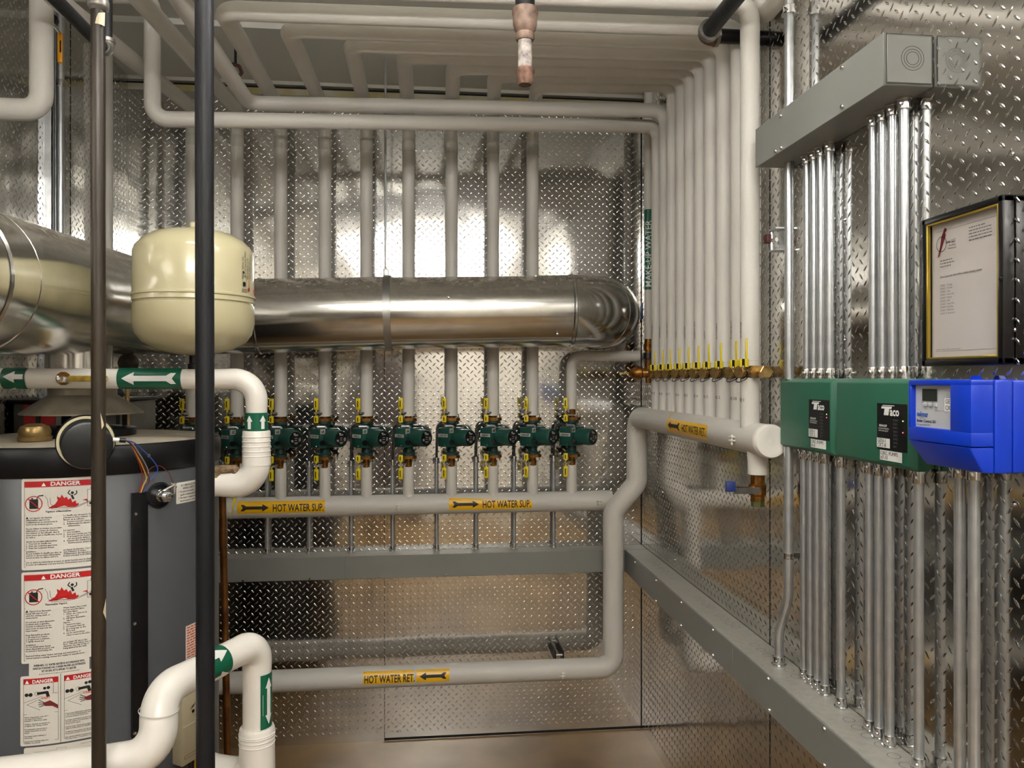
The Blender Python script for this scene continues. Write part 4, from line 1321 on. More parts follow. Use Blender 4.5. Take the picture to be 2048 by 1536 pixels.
# hot water stickers
u0, v1 = hp(41, 1353); um, _ = hp(121.5, 1353); u1, _ = hp(204, 1353); _, v0 = hp(41, 1493)
s = stick('danger_sticker', u0, v0, u1, v1)
H = v1 - v0
txt = {0: ['Water temperature over 125 F', 'can cause severe burns', 'instantly or death from scalds.', '', 'Children, disabled and elderly are', 'at highest risk of being scalded.', '', 'See instruction manual before', 'setting temperature at water', 'heater.', '', 'Feel water before bathing or', 'showering.', '', 'Temperature limiting valves are', 'available, see manual.'],
       1: ["L'eau a une temperature superieure", 'a 125 F peut instantanement causer de', 'serieuses brulures ou la mort.', '', 'Le risque de brulures est plus eleve', 'chez les enfants, les handicapes et', 'les personnes agees.', '', "Lisez la notice d'instruction avant de", 'regler la temperature du chauffe-eau.', '', "Verifiez la temperature de l'eau avant", 'de prendre un bain ou une douche.', '', 'Des valvules limitant la temperature', 'sont disponibles. Consultez la notice.']}
ink = [R(um - .0004, v0, um + .0004, v1)]; red = []; wht = []; org = []; mar = []
for n, (a, b_) in enumerate(((u0, um), (um, u1))):
    W = b_ - a; e = W * .08
    A, B = a + e, b_ - e * .7
    ink += frame2(A, v0 + H * .05, B, v1 - H * .04, .0006) + [R(A, v1 - H * .55, B, v1 - H * .55 + .0006)]
    red.append(R(A, v1 - H * .12, B, v1 - H * .04))
    wht += [T('DANGER', a + W * .30, v1 - H * .108, H * .068, 'LEFT', .98, .03), tri(a + W * .12, v1 - H * .11, H * .055)]
    fx, fy = a + W * .16, v1 - H * .27
    ink += [disc(fx, fy, W * .05, 14), disc(fx + W * .10, fy, W * .055, 8), disc(fx + W * .45, fy + H * .08, W * .04, 12), disc(fx + W * .54, fy + H * .085, W * .045, 8), line2(fx + W * .26, fy + H * .01, fx + W * .52, fy + H * .02, W * .07),
            line2(fx + W * .50, fy + H * .03, fx + W * .54, fy - H * .05, W * .08)] + ring(fx + W * .26, fy + H * .01, W * .06, W * .008, 20)
    ink += [line2(A, fy - H * .11, a + W * .55, fy - H * .035, .0006), line2(a + W * .80, fy - H * .0, B, fy - H * .005, .0006), line2(a + W * .17, fy - H * .14, a + W * .55, fy - H * .06, .0006), line2(a + W * .17, fy - H * .14, a + W * .5, fy - H * .23, .0006), line2(a + W * .82, v1 - H * .12, a + W * .82, fy, .0006)]
    org.append(T('HOT' if n == 0 else 'Chaud', a + W * .54, fy - H * .075, H * .05, 'LEFT', 1.0, .02))
    mar.append([(a + W * .56, fy - H * .13), (a + W * .74, fy - H * .10), (a + W * .82, fy - H * .13), (B, fy - H * .18), (B, fy - H * .235), (a + W * .80, fy - H * .185), (a + W * .62, fy - H * .175)])
    for q in range(4):
        ink.append(line2(a + W * (.60), fy - H * (.125 + q * .014), a + W * (.44 + .02 * abs(q - 1.5)), fy - H * (.085 + q * .032), W * .018))
    ink += para(txt[n], A + W * .03, v1 - H * .60, H * .026, H * .0245, .92)
decal('sticker_red', RED, s, red, hmap, .0010, cu=.012)
decal('sticker_lettering', LABW, s, wht[:2], hmap, .0015)
decal('sticker_lettering', LABW, s, wht[2:], hmap, .0015)
decal('sticker_lettering', INK, s, ink, hmap, .0012)
for o_ in org: decal('sticker_lettering', LORANGE, s, [o_], hmap, .0017)
for o_ in mar: decal('sticker_hand', MAROON, s, [o_], hmap, .0016)
u0, v1 = hp(48, 1496); u1, _ = hp(204, 1490); _, v0 = hp(48, 1620)
s = stick('wiring_diagram_sticker', u0, v0, u1, v1)
W, H = u1 - u0, v1 - v0
rnd = random.Random(3)
ink = []
for i in range(6): ink.append(R(u0 + W * (.14 + i * .012), v1 - H * .40, u0 + W * (.14 + i * .012) + .0004, v1 - H * .08))
for i in range(5): ink.append(R(u0 + W * .14, v1 - H * (.08 + i * .02), u0 + W * .42, v1 - H * (.08 + i * .02) + .0004))
ink += frame2(u0 + W * .42, v1 - H * .17, u0 + W * .54, v1 - H * .05, .0005) + frame2(u0 + W * .12, v1 - H * .45, u0 + W * .25, v1 - H * .28, .0005) + frame2(u0 + W * .70, v1 - H * .50, u1 - W * .04, v1 - H * .18, .0005)
for i in range(9): ink += [T('control terminal', u0 + W * .56, v1 - H * (.22 + i * .022), H * .02, 'LEFT', .8, 0, 0, 1)]
ink += [T('SCHEMATIC WIRING DIAGRAM', u0 + W * .72, v1 - H * .055, H * .026, 'LEFT', .8, 0, 0, 1), T('120 VAC 60 HZ', u0 + W * .74, v1 - H * .12, H * .024, 'LEFT', .8, 0, 0, 1)]
decal('sticker_lettering', INKG, s, ink, hmap, .0012)

# black wire channel with screws
u0, v1 = hp(262, 986); u1, _ = hp(291, 986); _, v0 = hp(276, 1470)
b = MB(); vs = []; n = 6
ch = []
for v in (v0, v1):
    for j, h in ((0, .0), (0, .012), (1, .0135), (2, .014), (3, .0135), (4, .012), (4, .0)):
        vs.append(hmap(u0 + (u1 - u0) * j / 4, v, h))
b.raw(vs, [(i, (i + 1) % 7, 7 + (i + 1) % 7, 7 + i) for i in range(7)] + [tuple(range(7)), tuple(range(7, 14))])
wc = b.build('wire_channel', BLACKM, wh)
for px, py in ((267, 1027), (265, 1245), (265, 1463)):
    u, v = hp(px, py); q = hmap(u, v, .012)
    MB().lathe([(.004, 0), (.0035, .003), (0, .0035)], q, (q - HC) * Vector((1, 1, 0)), 8, cap=False).build('screw', ZINC, wc)
for px, py in ((294, 911),):
    u, v = hp(px, py); q = hmap(u, v, .005)
    MB().lathe([(.0045, 0), (.004, .004), (0, .0045)], q, (q - HC) * Vector((1, 1, 0)), 8, cap=False).build('screw', ZINC, wh)
# sensor port
u, v = hp(318, 990); q = hmap(u, v, 0); nn = (q - HC) * Vector((1, 1, 0)); nn.normalize()
MB().lathe([(.031, -.001), (.031, .003), (.026, .004), (.024, .001), (0, .001)], q, nn, 28, cap=False).build('sensor_port', BLACK, wh)
sp = MB().lathe([(.015, .001), (.015, .012), (.011, .013), (.011, .022)], q, nn, 24)
sp.lathe([(.0155, .020), (.0155, .032)], q, nn, 6)
sp.lathe([(.009, .032), (.009, .044), (.006, .045)], q, nn, 16)
sp = sp.build('sensor_fitting', ZINC, wh)
tb = MB()
side = nn.cross(Vector((0, 0, 1))).normalized()
qq = q + nn * .026 + Vector((0, 0, .022))
tb.tube([q + nn * .02 + V(0, 0, .008) + side * .012, qq - side * .02], .004, 8)
tb.tube([qq - side * .022 + V(0, 0, .006), qq - side * .022 - V(0, 0, .02)], .003, 8)
tb.tube([qq - side * .012 + V(0, 0, .006), qq - side * .028 + V(0, 0, -.004)], .003, 8)
tb.build('terminal_clip', ZINC, sp)
# drum with cream edge, connector and wires
dc = V(-.742, 1.788, 1.452); dn = Vector((dc.x - HC.x, dc.y - HC.y, 0)).normalized()
dn = (dn * .55 + Vector((-dc.x, -dc.y, 0)).normalized() * .45).normalized()
dd = MB().lathe([(.050, -.045), (.0585, -.040), (.0585, -.004), (.056, .0)], dc, dn, 48).build('vent_drum', BLACK, wh)
MB().lathe([(.0562, -.002), (.0562, .0015), (.0505, .0020), (.0505, .0)], dc, dn, 48, cap=False).build('cream_edge', CREAM, dd)
MB().lathe([(.0525, -.004), (.0500, .005), (.044, .0065), (0, .007)], dc + V(0.003, 0, -.0075), dn, 48, cap=False).build('drum_cap', BLACK, dd)
c0 = at(226, 879, d=1.72); c1 = at(252, 881, d=1.73)
MB().tube([c0, c0.lerp(c1, .5)], .0045, 10).build('connector', LABW, dd)
MB().tube([c0.lerp(c1, .5), c1], .0055, 10).build('connector_sleeve', BLACK, dd)
tops = hmap(*hp(276, 985), .008)
for m_, off, mid in ((WIRES[0], (-.004, 0), (276, 940)), (WIRES[1], (-.001, .002), (284, 950)), (WIRES[2], (.002, 0), (288, 940)), (WIRES[3], (.005, .001), (306, 935)), (WIRES[4], (.0, .004), (290, 955))):
    u_, v_ = hp(*mid); pm_ = hmap(u_, v_, .02)
    P = [c1, c1.lerp(pm_, .35) + V(0, 0, .012), pm_, pm_.lerp(tops, .6) + CT * .002, tops + CT * off[0] + V(0, 0, -.01)]
    # smooth spline
    pts = []
    for i in range(len(P) - 1):
        p0 = P[max(i - 1, 0)]; p1 = P[i]; p2 = P[i + 1]; p3 = P[min(i + 2, len(P) - 1)]
        for s_ in range(6):
            tt = s_ / 6
            pts.append(.5 * ((2 * p1) + (p2 - p0) * tt + (2 * p0 - 5 * p1 + 4 * p2 - p3) * tt ** 2 + (3 * p1 - p0 - 3 * p2 + p3) * tt ** 3))
    pts.append(P[-1])
    MB().tube(pts, .0014, 6).build('wire', m_, wh)
P = [hmap(*hp(288, 945), .015), hmap(*hp(296, 931), .02), hmap(*hp(312, 930), .02), hmap(*hp(326, 945), .024), qq - side * .02]
MB().tube(fillet(P, .02, 4), .0010, 6).build('wire', WIRES[4], wh)
# small compliance label
u0, v1 = hp(352, 966); u1, v0 = hp(404, 997)
s = stick('compliance_sticker', u0, v0, u1, v1, .003)
W, H = u1 - u0, v1 - v0
decal('sticker_lettering', INK, s, para(['      IN COMPLIANCE WITH WISCONSIN', '          GENERAL SAFETY CODE', '1. The tank and assembly is', '    capable of withstanding 300 psi', '2. This heater is equipped with', '    thermal expansion control'], u0 + W * .06, v1 - H * .2, H * .13, H * .145, .75), hmap, .0012)
# control module and tall labels at lower right
ua, va = hp(344, 1392); ub, vb = hp(379, 1500)
b = MB(); vs = []
for v, hh in ((vb - .01, .035), (va + .012, .035)):
    for j, h in ((0, .0), (0, hh), (1, hh), (1, .0)): vs.append(hmap(ua + (ub - ua) * j, v, h))
b.raw(vs, [(0, 1, 2, 3), (7, 6, 5, 4), (0, 4, 5, 1), (1, 5, 6, 2), (2, 6, 7, 3), (3, 7, 4, 0)])
bmesh.ops.recalc_face_normals(b.bm, faces=b.bm.faces)
bmesh.ops.bevel(b.bm, geom=b.bm.edges[:], offset=.003, segments=2, affect='EDGES', profile=.5)
cm = b.build('gas_control', BEIGE, wh)
decal('control_marks', BLACK, cm, [disc((ua + ub) / 2 + .002, va - .042, .004, 14), [((ua + ub) / 2 - .008, va - .034), ((ua + ub) / 2 + .003, va - .031), ((ua + ub) / 2 + .010, va - .022), ((ua + ub) / 2 + .004, va - .026)]] + frame2(ua + .006, vb + .006, ub - .004, vb + .014, .0008), hmap, .0356)
decal('control_ridge', STICKW, cm, [R(ua + .002, (va + vb) / 2 + .006, ub - .002, (va + vb) / 2 + .008)], hmap, .0357)
for (pa, ya_), (pb, yb_), lines_, mm in (((371, 1253), (402, 1345), 16, LORANGE), ((381, 1372), (408, 1510), 26, INK)):
    u0, v1 = hp(pa, ya_); u1, v0 = hp(pb, yb_); _, v0 = hp(pa, yb_)
    s = stick('instruction_sticker', u0, v0, u1, v1, .002)
    W, H = u1 - u0, v1 - v0
    decal('sticker_lettering', mm, s, strokes(lines_, u0 + W * .06, v1 - H * .06, W * .85, H / lines_ * .8, H / lines_ * .93, lines_), hmap, .0012)
    if mm is INK: decal('sticker_red', RED, s, [R(u0 + W * .02, v1 - H * .13, u1 - .001, v1 - H * .09), R(u0 + W * .02, v0 + H * .18, u0 + W * .75, v0 + H * .215)], hmap, .0014, cu=.01)
for off, m_ in ((0, BLACK), (.008, WIRES[1]), (-.01, BLACK)):
    q = hmap(ub - .012 + off, vb - .01, .02)
    MB().tube(fillet([q, q + V(0, 0, -.05), q + CT * (.03 + off) + V(0, 0, -.14), q + CT * .02 + V(0, 0, -.22)], .02, 4), .003, 8).build('lead', m_, wh)

# pressure gauge and knob behind the hood
q = at(255, 726, d=2.35)
t = thing('pressure_gauge', (q.x, q.y, 1.44), 'small round tarnished gauge standing on the heater behind the white pipe', 'gauge')
MB().lathe([(.026, 0), (.029, .003), (.029, .02), (.026, .022), (0, .022)], q + V(0, .01, 0), (.3, -1, 0), 28, cap=False).build('dial', mat('gauge_dark', '#4a4036', .4, .5, color2='#2a241e', nscale=50), t)
MB().tube([(q.x, q.y, 1.441), (q.x, q.y, q.z - .026)], .006, 10).build('stem', BRASS, t)
q = at(236, 787, d=2.3)
MB().lathe([(.016, 0), (.018, .004), (.018, .02), (.012, .024), (0, .024)], q, (.3, -1, 0), 8, cap=False).tube([q, (q.x, q.y, 1.441)], .006, 8).build('valve_knob', BLACK, t)

# expansion tank on the white pipe
ec = at(389, 600, d=1.95)
et = thing('expansion_tank', (ec.x, ec.y, 1.62), 'cream domed expansion tank standing on the white pipe in front of the duct', 'expansion tank')
zt, zb = at(389, 459, d=1.95).z, at(389, 712, d=1.95).z
Hh = zt - zb
r_ = .1425
prof = [(0, 0), (.045, .004), (.09, .016), (.122, .034), (.137, .055), (r_ + .001, .082), (r_, Hh * .40), (r_ - .003, Hh * .405), (r_ - .003, Hh * .415), (r_ + .001, Hh * .42), (r_ + .0, Hh * .455), (r_ + .003, Hh * .46), (r_ + .003, Hh * .475), (r_, Hh * .48),
        (r_ - .001, Hh - .062), (r_ - .006, Hh - .048), (r_ - .022, Hh - .030), (.095, Hh - .014), (.05, Hh - .003), (0, Hh)]
MB().lathe([(a, h) for a, h in prof], (ec.x, ec.y, zb), seg=72, cap=False).build('shell', CREAM, et, angle=30)
MB().lathe([(.012, 0), (.012, .016), (.008, .02), (0, .02)], (ec.x, ec.y, zt - .002), seg=12, cap=False).build('air_valve', CREAM, et)
MB().lathe([(.016, -.04), (.016, -.02), (.013, -.018), (.013, .004)], (ec.x, ec.y, zb), seg=12).build('connection', BLACKM, et)
n_ = Vector((-ec.x, -ec.y, 0)).normalized(); r2 = Vector((-n_.y, n_.x, 0)); r2 = r2 if r2.x > 0 else -r2
em = cylmap_v((ec.x, ec.y, 0), n_, r_ + .001, r2)
ua = math.asin(min(.99, (476 - 389) / 114)) * r_
ub = math.asin(min(.99, (499 - 389) / 114)) * r_
zA, zB = at(480, 512, d=1.9).z, at(480, 582, d=1.9).z
pr = [T(s, ua + .003 + i * .0095, zB + .03 + (i % 2) * .004, .008, 'LEFT', .8, 0, PI / 2) for i, s in enumerate(('MODEL SERIAL NO.', 'MAX WORKING PRESS', 'PRECHARGE 12 PSI', 'MAX TEMP 240 F', 'NON-ASME USE ONLY'))]
pr += [disc(ua + .006, zB + .018, .006, 14), disc(ua + .003, zB + .046, .0035, 12)] + frame2(ua + .0, zB + .012, ua + .014, zB + .038, .0007)
pr += [R(ua - .004, zB - .002 + .0035 * i, ua + .018, zB - .001 + .0035 * i) for i in range(3)]
decal('print', INK, et, pr, em, .0006)
decal('print', RED, et, [R(ua + .022, zB + .002, ub + .014, zB + .010), T('THERM-X', ua + .030, zB - .001, .009, 'LEFT', 1, 0, PI / 2)], em, .0008)

# ------------------------------------------------------------------ white pipes around the heater
PY, PR = 2.005, .0245
hw = thing('hot_water_pipe', (-.43, PY, 1.3), 'white painted pipe above the heater with green arrow labels and a tall bend', 'pipe')
xr = at(513, 800, Y=PY).x
path = fillet([(LX + .001, PY, CAMZ + .002), (xr, PY, CAMZ - .002), (xr, PY, 1.325), (-.565, PY + .02, 1.325)], [.055, .055], 10)
rad = []
for p in path:
    dist = min((p - V(xr, PY, 1.59)).length, 99)
    dist2 = (p - V(xr, PY, 1.325)).length
    rad.append(.0245 + .004 * math.exp(-(dist / .07) ** 2) + .009 * math.exp(-(dist2 / .12) ** 2))
dense, dr_ = [], []
for i in range(len(path) - 1):
    n = max(1, int((path[i + 1] - path[i]).length / .03))
    for j in range(n):
        p = path[i].lerp(path[i + 1], j / n)
        d1 = (p - V(xr, PY, 1.59)).length; d2 = (p - V(xr, PY, 1.325)).length
        dense.append(p); dr_.append(.0245 + .0035 * math.exp(-(d1 / .08) ** 2) + .0095 * math.exp(-(d2 / .11) ** 4))
dense.append(path[-1]); dr_.append(.034)
MB().tube(dense, dr_, 32).build('wrap', PAINTW, hw)
# seam ridges of the wrapped cloth
for z in (1.462, 1.482, 1.50): MB().lathe([(.0262, 0), (.0272, .001), (.0262, .003)], (xr, PY, z), seg=32, cap=False).build('wrap_ridge', PAINTW, hw)
zs = at(513, 862, Y=PY).z
MB().lathe([(.0345, -.085), (.0338, -.045), (.0335, -.002), (.032, .001), (.026, .001)], (xr, PY, zs), seg=36, cap=False).build('sleeve', PAINTW, hw)
for i in range(5): MB().lathe([(.0342, 0), (.0352, .0012), (.0342, .0028)], (xr, PY, zs - .015 - .012 * i), seg=32, cap=False).build('wrap_ridge', PAINTW, hw)
mh = cylmap((0, PY, CAMZ), (1, 0, 0), (0, -1, 0), PR + .0004)
for p0, p1, ar in ((0, 49, (46, 6)), (233, 361, (352, 243))):
    xa, xb = at(p0, 757, Y=PY - PR).x, at(p1, 757, Y=PY - PR).x
    decal('label_band', LABG, hw, [R(xa, -.036, xb, .036)], mh, .0012, cv=.005)
    a0_, a1_ = at(ar[0], 757, Y=PY - PR).x, at(ar[1], 757, Y=PY - PR).x
    decal('label_arrow', LABW, hw, [arrow(a0_, a1_, .004, .028, p0 > 100), arrow(a0_, a1_, -.036, .026, p0 > 100)] if p0 < 100 else [arrow(a0_, a1_, .0, .031)], mh, .0020, cv=.005)
za, zb_ = at(513, 825, Y=PY).z, at(513, 861, Y=PY).z
cn = Vector((-xr, -PY, 0)).normalized(); cr = Vector((-cn.y, cn.x, 0)); cr = cr if cr.x > 0 else -cr
mv = cylmap_v((xr, PY, 0), cn, .0265, cr)
decal('label_band', LABG, hw, [R(-.06, zb_, .06, za)], mv, .0012, cu=.005)


def up_arrow(u, v0, v1, w): return [(u - w * .27, v0), (u + w * .27, v0), (u + w * .27, v0 + (v1 - v0) * .55), (u + w * .5, v0 + (v1 - v0) * .55), (u, v1), (u - w * .5, v0 + (v1 - v0) * .55), (u - w * .27, v0 + (v1 - v0) * .55)]


decal('label_arrow', LABW, hw, [up_arrow(-.017, zb_ + .005, za - .006, .016), up_arrow(.015, zb_ + .005, za - .006, .016)], mv, .0020, cu=.004)
q = at(127, 757, Y=PY - PR)
b = MB().lathe([(.0165, 0), (.0165, .008), (.010, .009), (.010, .016)], q + V(0, .004, 0), (0, -1, 0), 10)
vb_ = thing('ball_valve', q, 'brass ball valve with a worn yellow lever set in the white pipe above the heater', 'valve')
b.build('body', BRONZE, vb_)
MB().lathe([(.0075, .016), (.0075, .022), (.004, .023), (.004, .027)], q, (0, -1, 0), 6).build('stem_nut', ZINC, vb_)
MB().box(q.x - .008, q.x + .026, q.y - .019, q.y - .016, q.z - .010, q.z + .006, .001).build('lever_plate', ZINC, vb_)
MB().box(q.x + .018, q.x + .108, q.y - .022, q.y - .015, q.z - .0075, q.z + .0065, .003).build('grip', YELLOWD, vb_)
# brass relief stub on the bend
q = at(455, 940, Y=PY)
b = MB().tube([q + V(-.03, 0, -.016), q + V(-.022, 0, .002), q + V(.016, 0, .003), q + V(.026, 0, -.014)], .012, 10)
b.build('exposed_fitting', mat('torn_kraft', '#8b7358', .8, color2='#5c4833', nscale=90, bump=.8, bscale=120), hw)

# discharge pipe right of the heater
q0 = at(444, 990, d=2.38); q1 = at(455, 1500, d=2.38)
tag(MB().tube([(q0.x, q0.y, 1.30), (q1.x, q1.y, .45), (q1.x, q1.y, .002)], .0105, 14).build('discharge_pipe', COPPER), 'thin brown copper discharge pipe standing right of the heater', 'pipe')
tg = at(470, 1010, d=2.2)
b = MB(); 
p0 = at(467, 996, d=2.2); p1 = at(473, 996, d=2.2); p2 = at(461, 1040, d=2.2)
b.raw([p0, p1, p2, p0 + V(0, .001, 0), p1 + V(0, .001, 0), p2 + V(0, .001, 0)], [(0, 1, 2), (5, 4, 3), (0, 3, 4, 1), (1, 4, 5, 2), (2, 5, 3, 0)])
tag(b.build('plastic_tag', mat('tag_yellow', '#cdb91d', .4)), 'narrow yellow plastic tag hanging under the white bend', 'tag')

# lower white pipe
lp = thing('drain_loop_pipe', (-.37, 1.7, .7), 'thick white painted pipe looping up across the bottom left corner', 'pipe')
L0, L1, L2, L3 = at(-90, 1560, d=1.40), at(318, 1512, d=1.42), at(318, 1383, d=1.46), at(514, 1284, d=1.70)
L4 = V(L3.x, L3.y, at(514, 1552, d=1.70).z)
L5 = L4 + V(-.115, .05, 0)
pth = fillet([L0, L1, L2, L3, L4, L5], [.10, .06, .042, .045], 10)
dn_, rr_ = [], []
for i in range(len(pth) - 1):
    n = max(1, int((pth[i + 1] - pth[i]).length / .02))
    for j in range(n):
        p = pth[i].lerp(pth[i + 1], j / n)
        dn_.append(p); rr_.append(.030 + .0022 * math.exp(-((p - L2).length / .07) ** 2) + .0035 * math.exp(-((p - L1).length / .08) ** 2) + .003 * math.exp(-((p - L3).length / .045) ** 2) + .008 * math.exp(-((p - L4).length / .05) ** 2))
dn_.append(pth[-1]); rr_.append(.032)
MB().tube(dn_, rr_, 36).build('wrap', PAINTW, lp)
zs = at(514, 1452, d=1.70).z
b = MB().lathe([(.0385, -.10), (.0375, -.05), (.0370, -.004), (.0350, 0), (.0300, -.002)], (L3.x, L3.y, zs), seg=40, cap=False)
b.build('sleeve', PAINTW, lp)
for z in (.012, .016, .024, .034): MB().lathe([(.0374, -z), (.0385, -z - .001), (.0374, -z - .003)], (L3.x, L3.y, zs), seg=36, cap=False).build('wrap_ridge', PAINTW, lp)
q = at(318, 1418, d=1.44)
MB().lathe([(.0345, 0), (.0352, -.001), (.0345, -.003)], (q.x, q.y, q.z + .0), (.1, 0, 1), 36, cap=False).build('wrap_ridge', PAINTW, lp)
cn = Vector((-L3.x, -L3.y, 0)).normalized(); cr = Vector((-cn.y, cn.x, 0)); cr = cr if cr.x > 0 else -cr
mv = cylmap_v((L3.x, L3.y, 0), cn, .0304, cr)
z1_, z0_ = at(514, 1350, d=1.68).z, zs + .002
uu = .0304
decal('label_band', LABG, lp, [R(.007, z0_ , .050, z1_)], mv, .0012, cu=.005)
decal('label_arrow', LABW, lp, [up_arrow(.026, z0_ + .056, z0_ + .008, -.018), up_arrow(.026, z1_ - .056, z1_ - .008, .018), R(.021, z0_ + .05, .031, z1_ - .05), R(.0115, z0_ + .03, .0120, z0_ + .075)], mv, .0020, cu=.004)
ax = (L3 - L2).normalized()
ml = cylmap(L2, ax, (-L2 - V(0, 0, -CAMZ)), .0302)
LL = (L3 - L2).length
s0, s1 = LL * .36, LL * .60
decal('label_band', LABG, lp, [R(s0, -.07, s1, .07)], ml, .0012, cv=.005)
decal('label_arrow', LABW, lp, [arrow(s0 + .01, s1 - .004, .012, .030, False), arrow(s0 + .01, s1 - .004, -.036, .030, False)], ml, .0022, cv=.005)

# ------------------------------------------------------------------ iron pipes in the foreground
q = at(408.5, 768, d=1.41)
q2 = at(411.5, 1536, d=1.41)
bp = thing('black_iron_pipe', (q.x, q.y, 0), 'tall black iron pipe standing in front of the expansion tank', 'pipe')
MB().tube([(q2.x + .001, q2.y, 0), (q.x - .001, q.y, CZ)], .0163, 28).build('pipe', BLACKP, bp)
ps = []
rr0 = random.Random(5)
nc = Vector((-q.x, -q.y, 0)).normalized(); rc = Vector((-nc.y, nc.x, 0)); rc = rc if rc.x > 0 else -rc
mb_ = cylmap_v((q.x, q.y, 0), nc, .0166, rc)
zA, zB = at(409, 655, d=1.41).z, at(409, 770, d=1.41).z
pts = [(.0262, zA + .002)]
k_ = 14
for i in range(k_ + 1):
    z = zA + (zB - zA) * i / k_
    pts.append((.0200 - .0085 * math.exp(-((z - at(409, 678, d=1.41).z) / .008) ** 2) + rr0.uniform(-.001, .001), z))
pts += [(.0238, zB - .04), (.0240, .3), (.0262, .3)]
decal('paint_chip', mat('paint_splash', '#c9bda2', .6), bp, [pts], mb_, .0004, cu=.003)
q = at(198, 768, d=1.34); q2 = at(199.5, 1536, d=1.34)
rp = thing('rusty_iron_pipe', (q.x, q.y, 0), 'slim rusty brown iron pipe standing in front of the heater stickers', 'pipe')
MB().tube([(q2.x, q2.y, 0), (at(196, 20, d=1.34).x, q.y, at(196, 16, d=1.34).z)], .0117, 24).build('pipe', RUSTP, rp)
tz = at(196, 18, d=1.34)
MB().lathe([(.0125, -.004), (.0165, .0), (.0175, .004), (.0175, .012), (.016, .016), (.0150, .04), (.0150, .08)], (tz.x, tz.y, tz.z), seg=28).build('coupling', CASTG, rp)
MB().tube([(tz.x, tz.y, tz.z + .05), (tz.x, tz.y, CZ)], .0117, 20).build('pipe', RUSTP, rp)
mb_ = cylmap_v((q.x, q.y, 0), Vector((-q.x, -q.y, 0)).normalized(), .0119, rc)
for pc_ in ([(-.006, tz.z - .030), (.009, tz.z - .032), (.010, tz.z - .008), (-.001, tz.z - .012), (-.004, tz.z - .020)], [(.006, at(198, 1222, d=1.34).z), (.0125, at(198, 1240, d=1.34).z), (.012, at(198, 1195, d=1.34).z)], [(.002, at(198, 825, d=1.34).z), (.008, at(198, 850, d=1.34).z), (.004, at(198, 858, d=1.34).z)]):
    decal('paint_chip', mat('paint_splash', 1), rp, [pc_], mb_, .0006, cu=.003)

# dark pair with an elbow, top left
el = at(214, 103, d=1.75)
dp_ = thing('dark_gas_pipe', el, 'dark iron pipe with a silver elbow at top left, coming forward along the ceiling', 'pipe')
MB().tube([el + V(0, 0, .02), (el.x + .002, el.y, CZ)], .0112, 18).build('pipe', BLACKP, dp_)
MB().tube([el + V(0, -.02, 0), (el.x, el.y - .32, el.z - .000)], .0135, 18).build('pipe', BLACKP, dp_)
MB().tube(fillet([el + V(0, 0, .024), el + V(0, 0, 0), el + V(0, -.024, 0)], .016, 6), .0155, 20).build('elbow', CASTG, dp_)
b = MB().lathe([(.0175, .020), (.0175, .028)], el, (0, 0, 1), 20); b.lathe([(.0175, .020), (.0175, .028)], el, (0, -1, 0), 20); b.build('elbow_collar', CASTG, dp_)
MB().lathe([(.018, 0), (.018, .022)], el + V(0, -.33, 0), (0, 1, 0), 20).tube([el + V(0, -.325, 0), el + V(0, -.325, .2), V(el.x, el.y - .325, CZ)], .0135, 18).build('pipe', BLACKP, dp_)

# capped pipe hanging in the middle
t0 = at(1050, 100, d=1.87)
hc = thing('capped_iron_pipe', (t0.x, t0.y, 2.3), 'rusty capped pipe end hanging from the ceiling at top centre', 'pipe')
Zp = lambda y: CAMZ + (757 - y) / F_ * 1.87
MB().tube([(t0.x, t0.y, Zp(24)), (t0.x, t0.y, CZ)], .0235, 26).build('pipe', BLACKP, hc)
b = MB().lathe([(.0235, Zp(18)), (.0315, Zp(19)), (.0315, Zp(28)), (.0295, Zp(31)), (.0290, Zp(50)), (.026, Zp(60)), (.0195, Zp(66)), (.0195, Zp(70))], (t0.x, t0.y, 0), seg=30)
b.lathe([(.0205, Zp(68)), (.0230, Zp(69)), (.0230, Zp(78)), (.020, Zp(82))], (t0.x, t0.y, 0), seg=30)
b.build('reducer', mat('reducer_brown', '#8d7565', .55, .2, color2='#5f4d42', nscale=40, bump=.4, bscale=90), hc)
MB().tube([(t0.x, t0.y, Zp(140)), (t0.x, t0.y, Zp(76))], .0170, 24).build('nipple', SCALE_, hc)
b = MB().lathe([(.017, Zp(136)), (.0228, Zp(138)), (.0228, Zp(146)), (.0202, Zp(149)), (.0200, Zp(162)), (.0155, Zp(170)), (0, Zp(171))], (t0.x, t0.y, 0), seg=26, cap=False)
b.build('end_cap', RUST, hc)

# dark pipe with rusty elbow at top right
e0 = V(.789, 2.165, at(1412, 72, d=2.24).z)
dk = thing('dark_iron_pipe', e0, 'dark iron pipe with a rusty elbow turning into the right wall at the top', 'pipe')
MB().tube([e0 + V(0, -.02, 0), V(e0.x, 1.0, e0.z)], .0225, 24).build('pipe', BLACKP, dk)
MB().tube([V(e0.x, 1.0, e0.z - .02), V(e0.x, 1.0, CZ)], .0225, 24).build('pipe', BLACKP, dk)
MB().tube([e0 + V(.02, 0, 0), V(RX, e0.y, e0.z)], .0205, 24).build('pipe', BLACKM, dk)
MB().tube(fillet([e0 + V(0, -.035, 0), e0, e0 + V(.035, 0, 0)], .026, 8), .0275, 28).build('elbow', RUST, dk)
MB().lathe([(.031, .026), (.031, .040)], e0, (0, -1, 0), 28).lathe([(.030, .028), (.030, .038)], e0, (1, 0, 0), 28).build('elbow_collar', CASTG, dk)

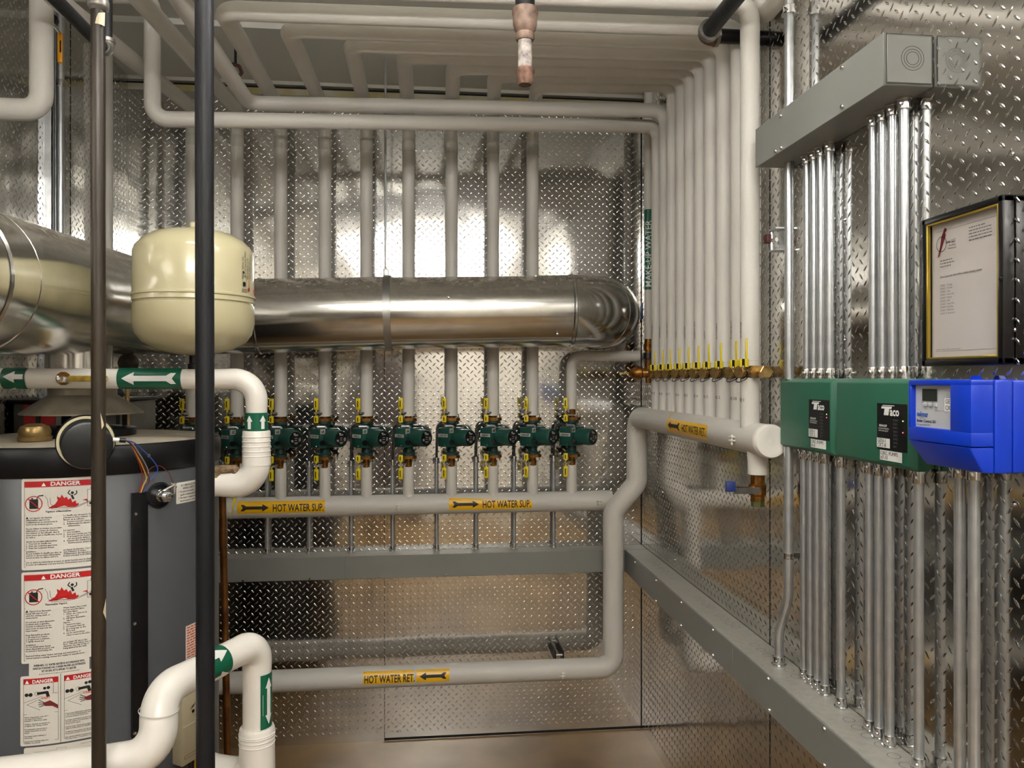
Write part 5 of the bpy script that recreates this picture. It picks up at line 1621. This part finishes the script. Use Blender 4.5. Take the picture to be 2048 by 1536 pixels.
# ------------------------------------------------------------------ left wall pipework
lwp = thing('wall_pipe', (-1.0, 2.34, 2.4), 'white insulated pipe at top left turning into the left wall', 'pipe')
c = at(83, 221, d=2.2)
MB().tube(fillet([(LX + .001, c.y, c.z), c, (c.x, c.y, CZ)], .045, 8), .0305, 26).build('jacket', JACKET, lwp)
c = at(216, 400, d=3.02)
tag(MB().tube([(c.x, c.y, 1.5), (c.x, c.y, CZ)], .0175, 18).build('slim_insulated_pipe', JACKET), 'slim white insulated pipe in the left corner behind the rusty pipe', 'pipe')
q = at(121, 400, X=LX + .03)
cn_ = conduit([(q.x, q.y, 1.3), (q.x, q.y, CZ)], .0118, 'vertical steel conduit on the left wall beside the strut channel', None, [((q.x, q.y, at(121, 175, X=LX + .03).z), (0, 0, 1))], coupr=1.15)
q = at(106, 400, X=LX + .02)
sc_ = thing('strut_channel', (q.x, q.y, 1.3), 'slotted steel strut channel standing on the left wall', 'strut channel')
b = MB()
b.box(LX, LX + .003, q.y - .012, q.y + .012, 1.3, CZ - .01)
b.box(LX, LX + .024, q.y - .014, q.y - .011, 1.3, CZ - .01)
b.box(LX, LX + .024, q.y + .011, q.y + .014, 1.3, CZ - .01)
b.box(LX + .021, LX + .024, q.y - .014, q.y - .006, 1.3, CZ - .01)
b.box(LX + .021, LX + .024, q.y + .006, q.y + .014, 1.3, CZ - .01)
b.build('channel', EMT, sc_)
b = MB()
for i in range(26): b.box(LX + .003, LX + .0036, q.y - .004, q.y + .004, 1.35 + i * .06, 1.38 + i * .06)
b.build('slots', DARK, sc_)
q = at(104, 42, d=2.3)
vh = thing('wall_valve', q, 'valve with an orange lever hanging beside the top left white pipe', 'valve')
MB().lathe([(.014, 0), (.018, .006), (.018, .016), (.010, .018)], q + V(.0, .006, 0), (.2, -1, 0), 10).build('body', BLACKM, vh)
MB().lathe([(.009, .016), (.009, .024)], q, (.2, -1, 0), 6).build('stem_nut', ZINC, vh)
q3 = at(127, 74, d=2.3); q4 = at(127.5, 132, d=2.3)
MB().tube([q + V(0, -.02, 0), q3 + V(0, -.02, 0)], .0045, 8).build('lever', ZINC, vh)
MB().box(q3.x - .0075, q3.x + .0065, q3.y - .024, q3.y - .016, q4.z, q3.z + .004, .003, 3).build('grip', ORANGE, vh)
MB().box(q3.x + .000, q3.x + .0045, q3.y - .0245, q3.y - .024, q4.z + .03, q4.z + .065).build('grip_print', INK, vh)

# grey cabinet behind the heater
bc = thing('boiler_cabinet', (-1.1, 2.75, 0), 'low metal cabinet with a red label behind the heater at the left wall', 'cabinet')
MB().box(LX + .012, -1.0, 2.52, 3.0, .0, 1.515, .004).build('body', mat('cabinet_steel', '#57524a', .35, .5, color2='#332e28', nscale=6), bc)
MB().box(LX + .002, -.99, 2.51, 3.01, 1.515, 1.525, .002).build('top', BLACKM, bc)
u0_, u1_ = at(47, 820, Y=2.517).x, at(110, 820, Y=2.517).x
pm = planemap((0, 2.519, 0), (1, 0, 0), (0, 0, 1))
decal('red_label', RED, bc, [R(u0_, at(60, 850, Y=2.517).z, u1_, at(60, 810, Y=2.517).z)], pm, .001)

OFF.clear()
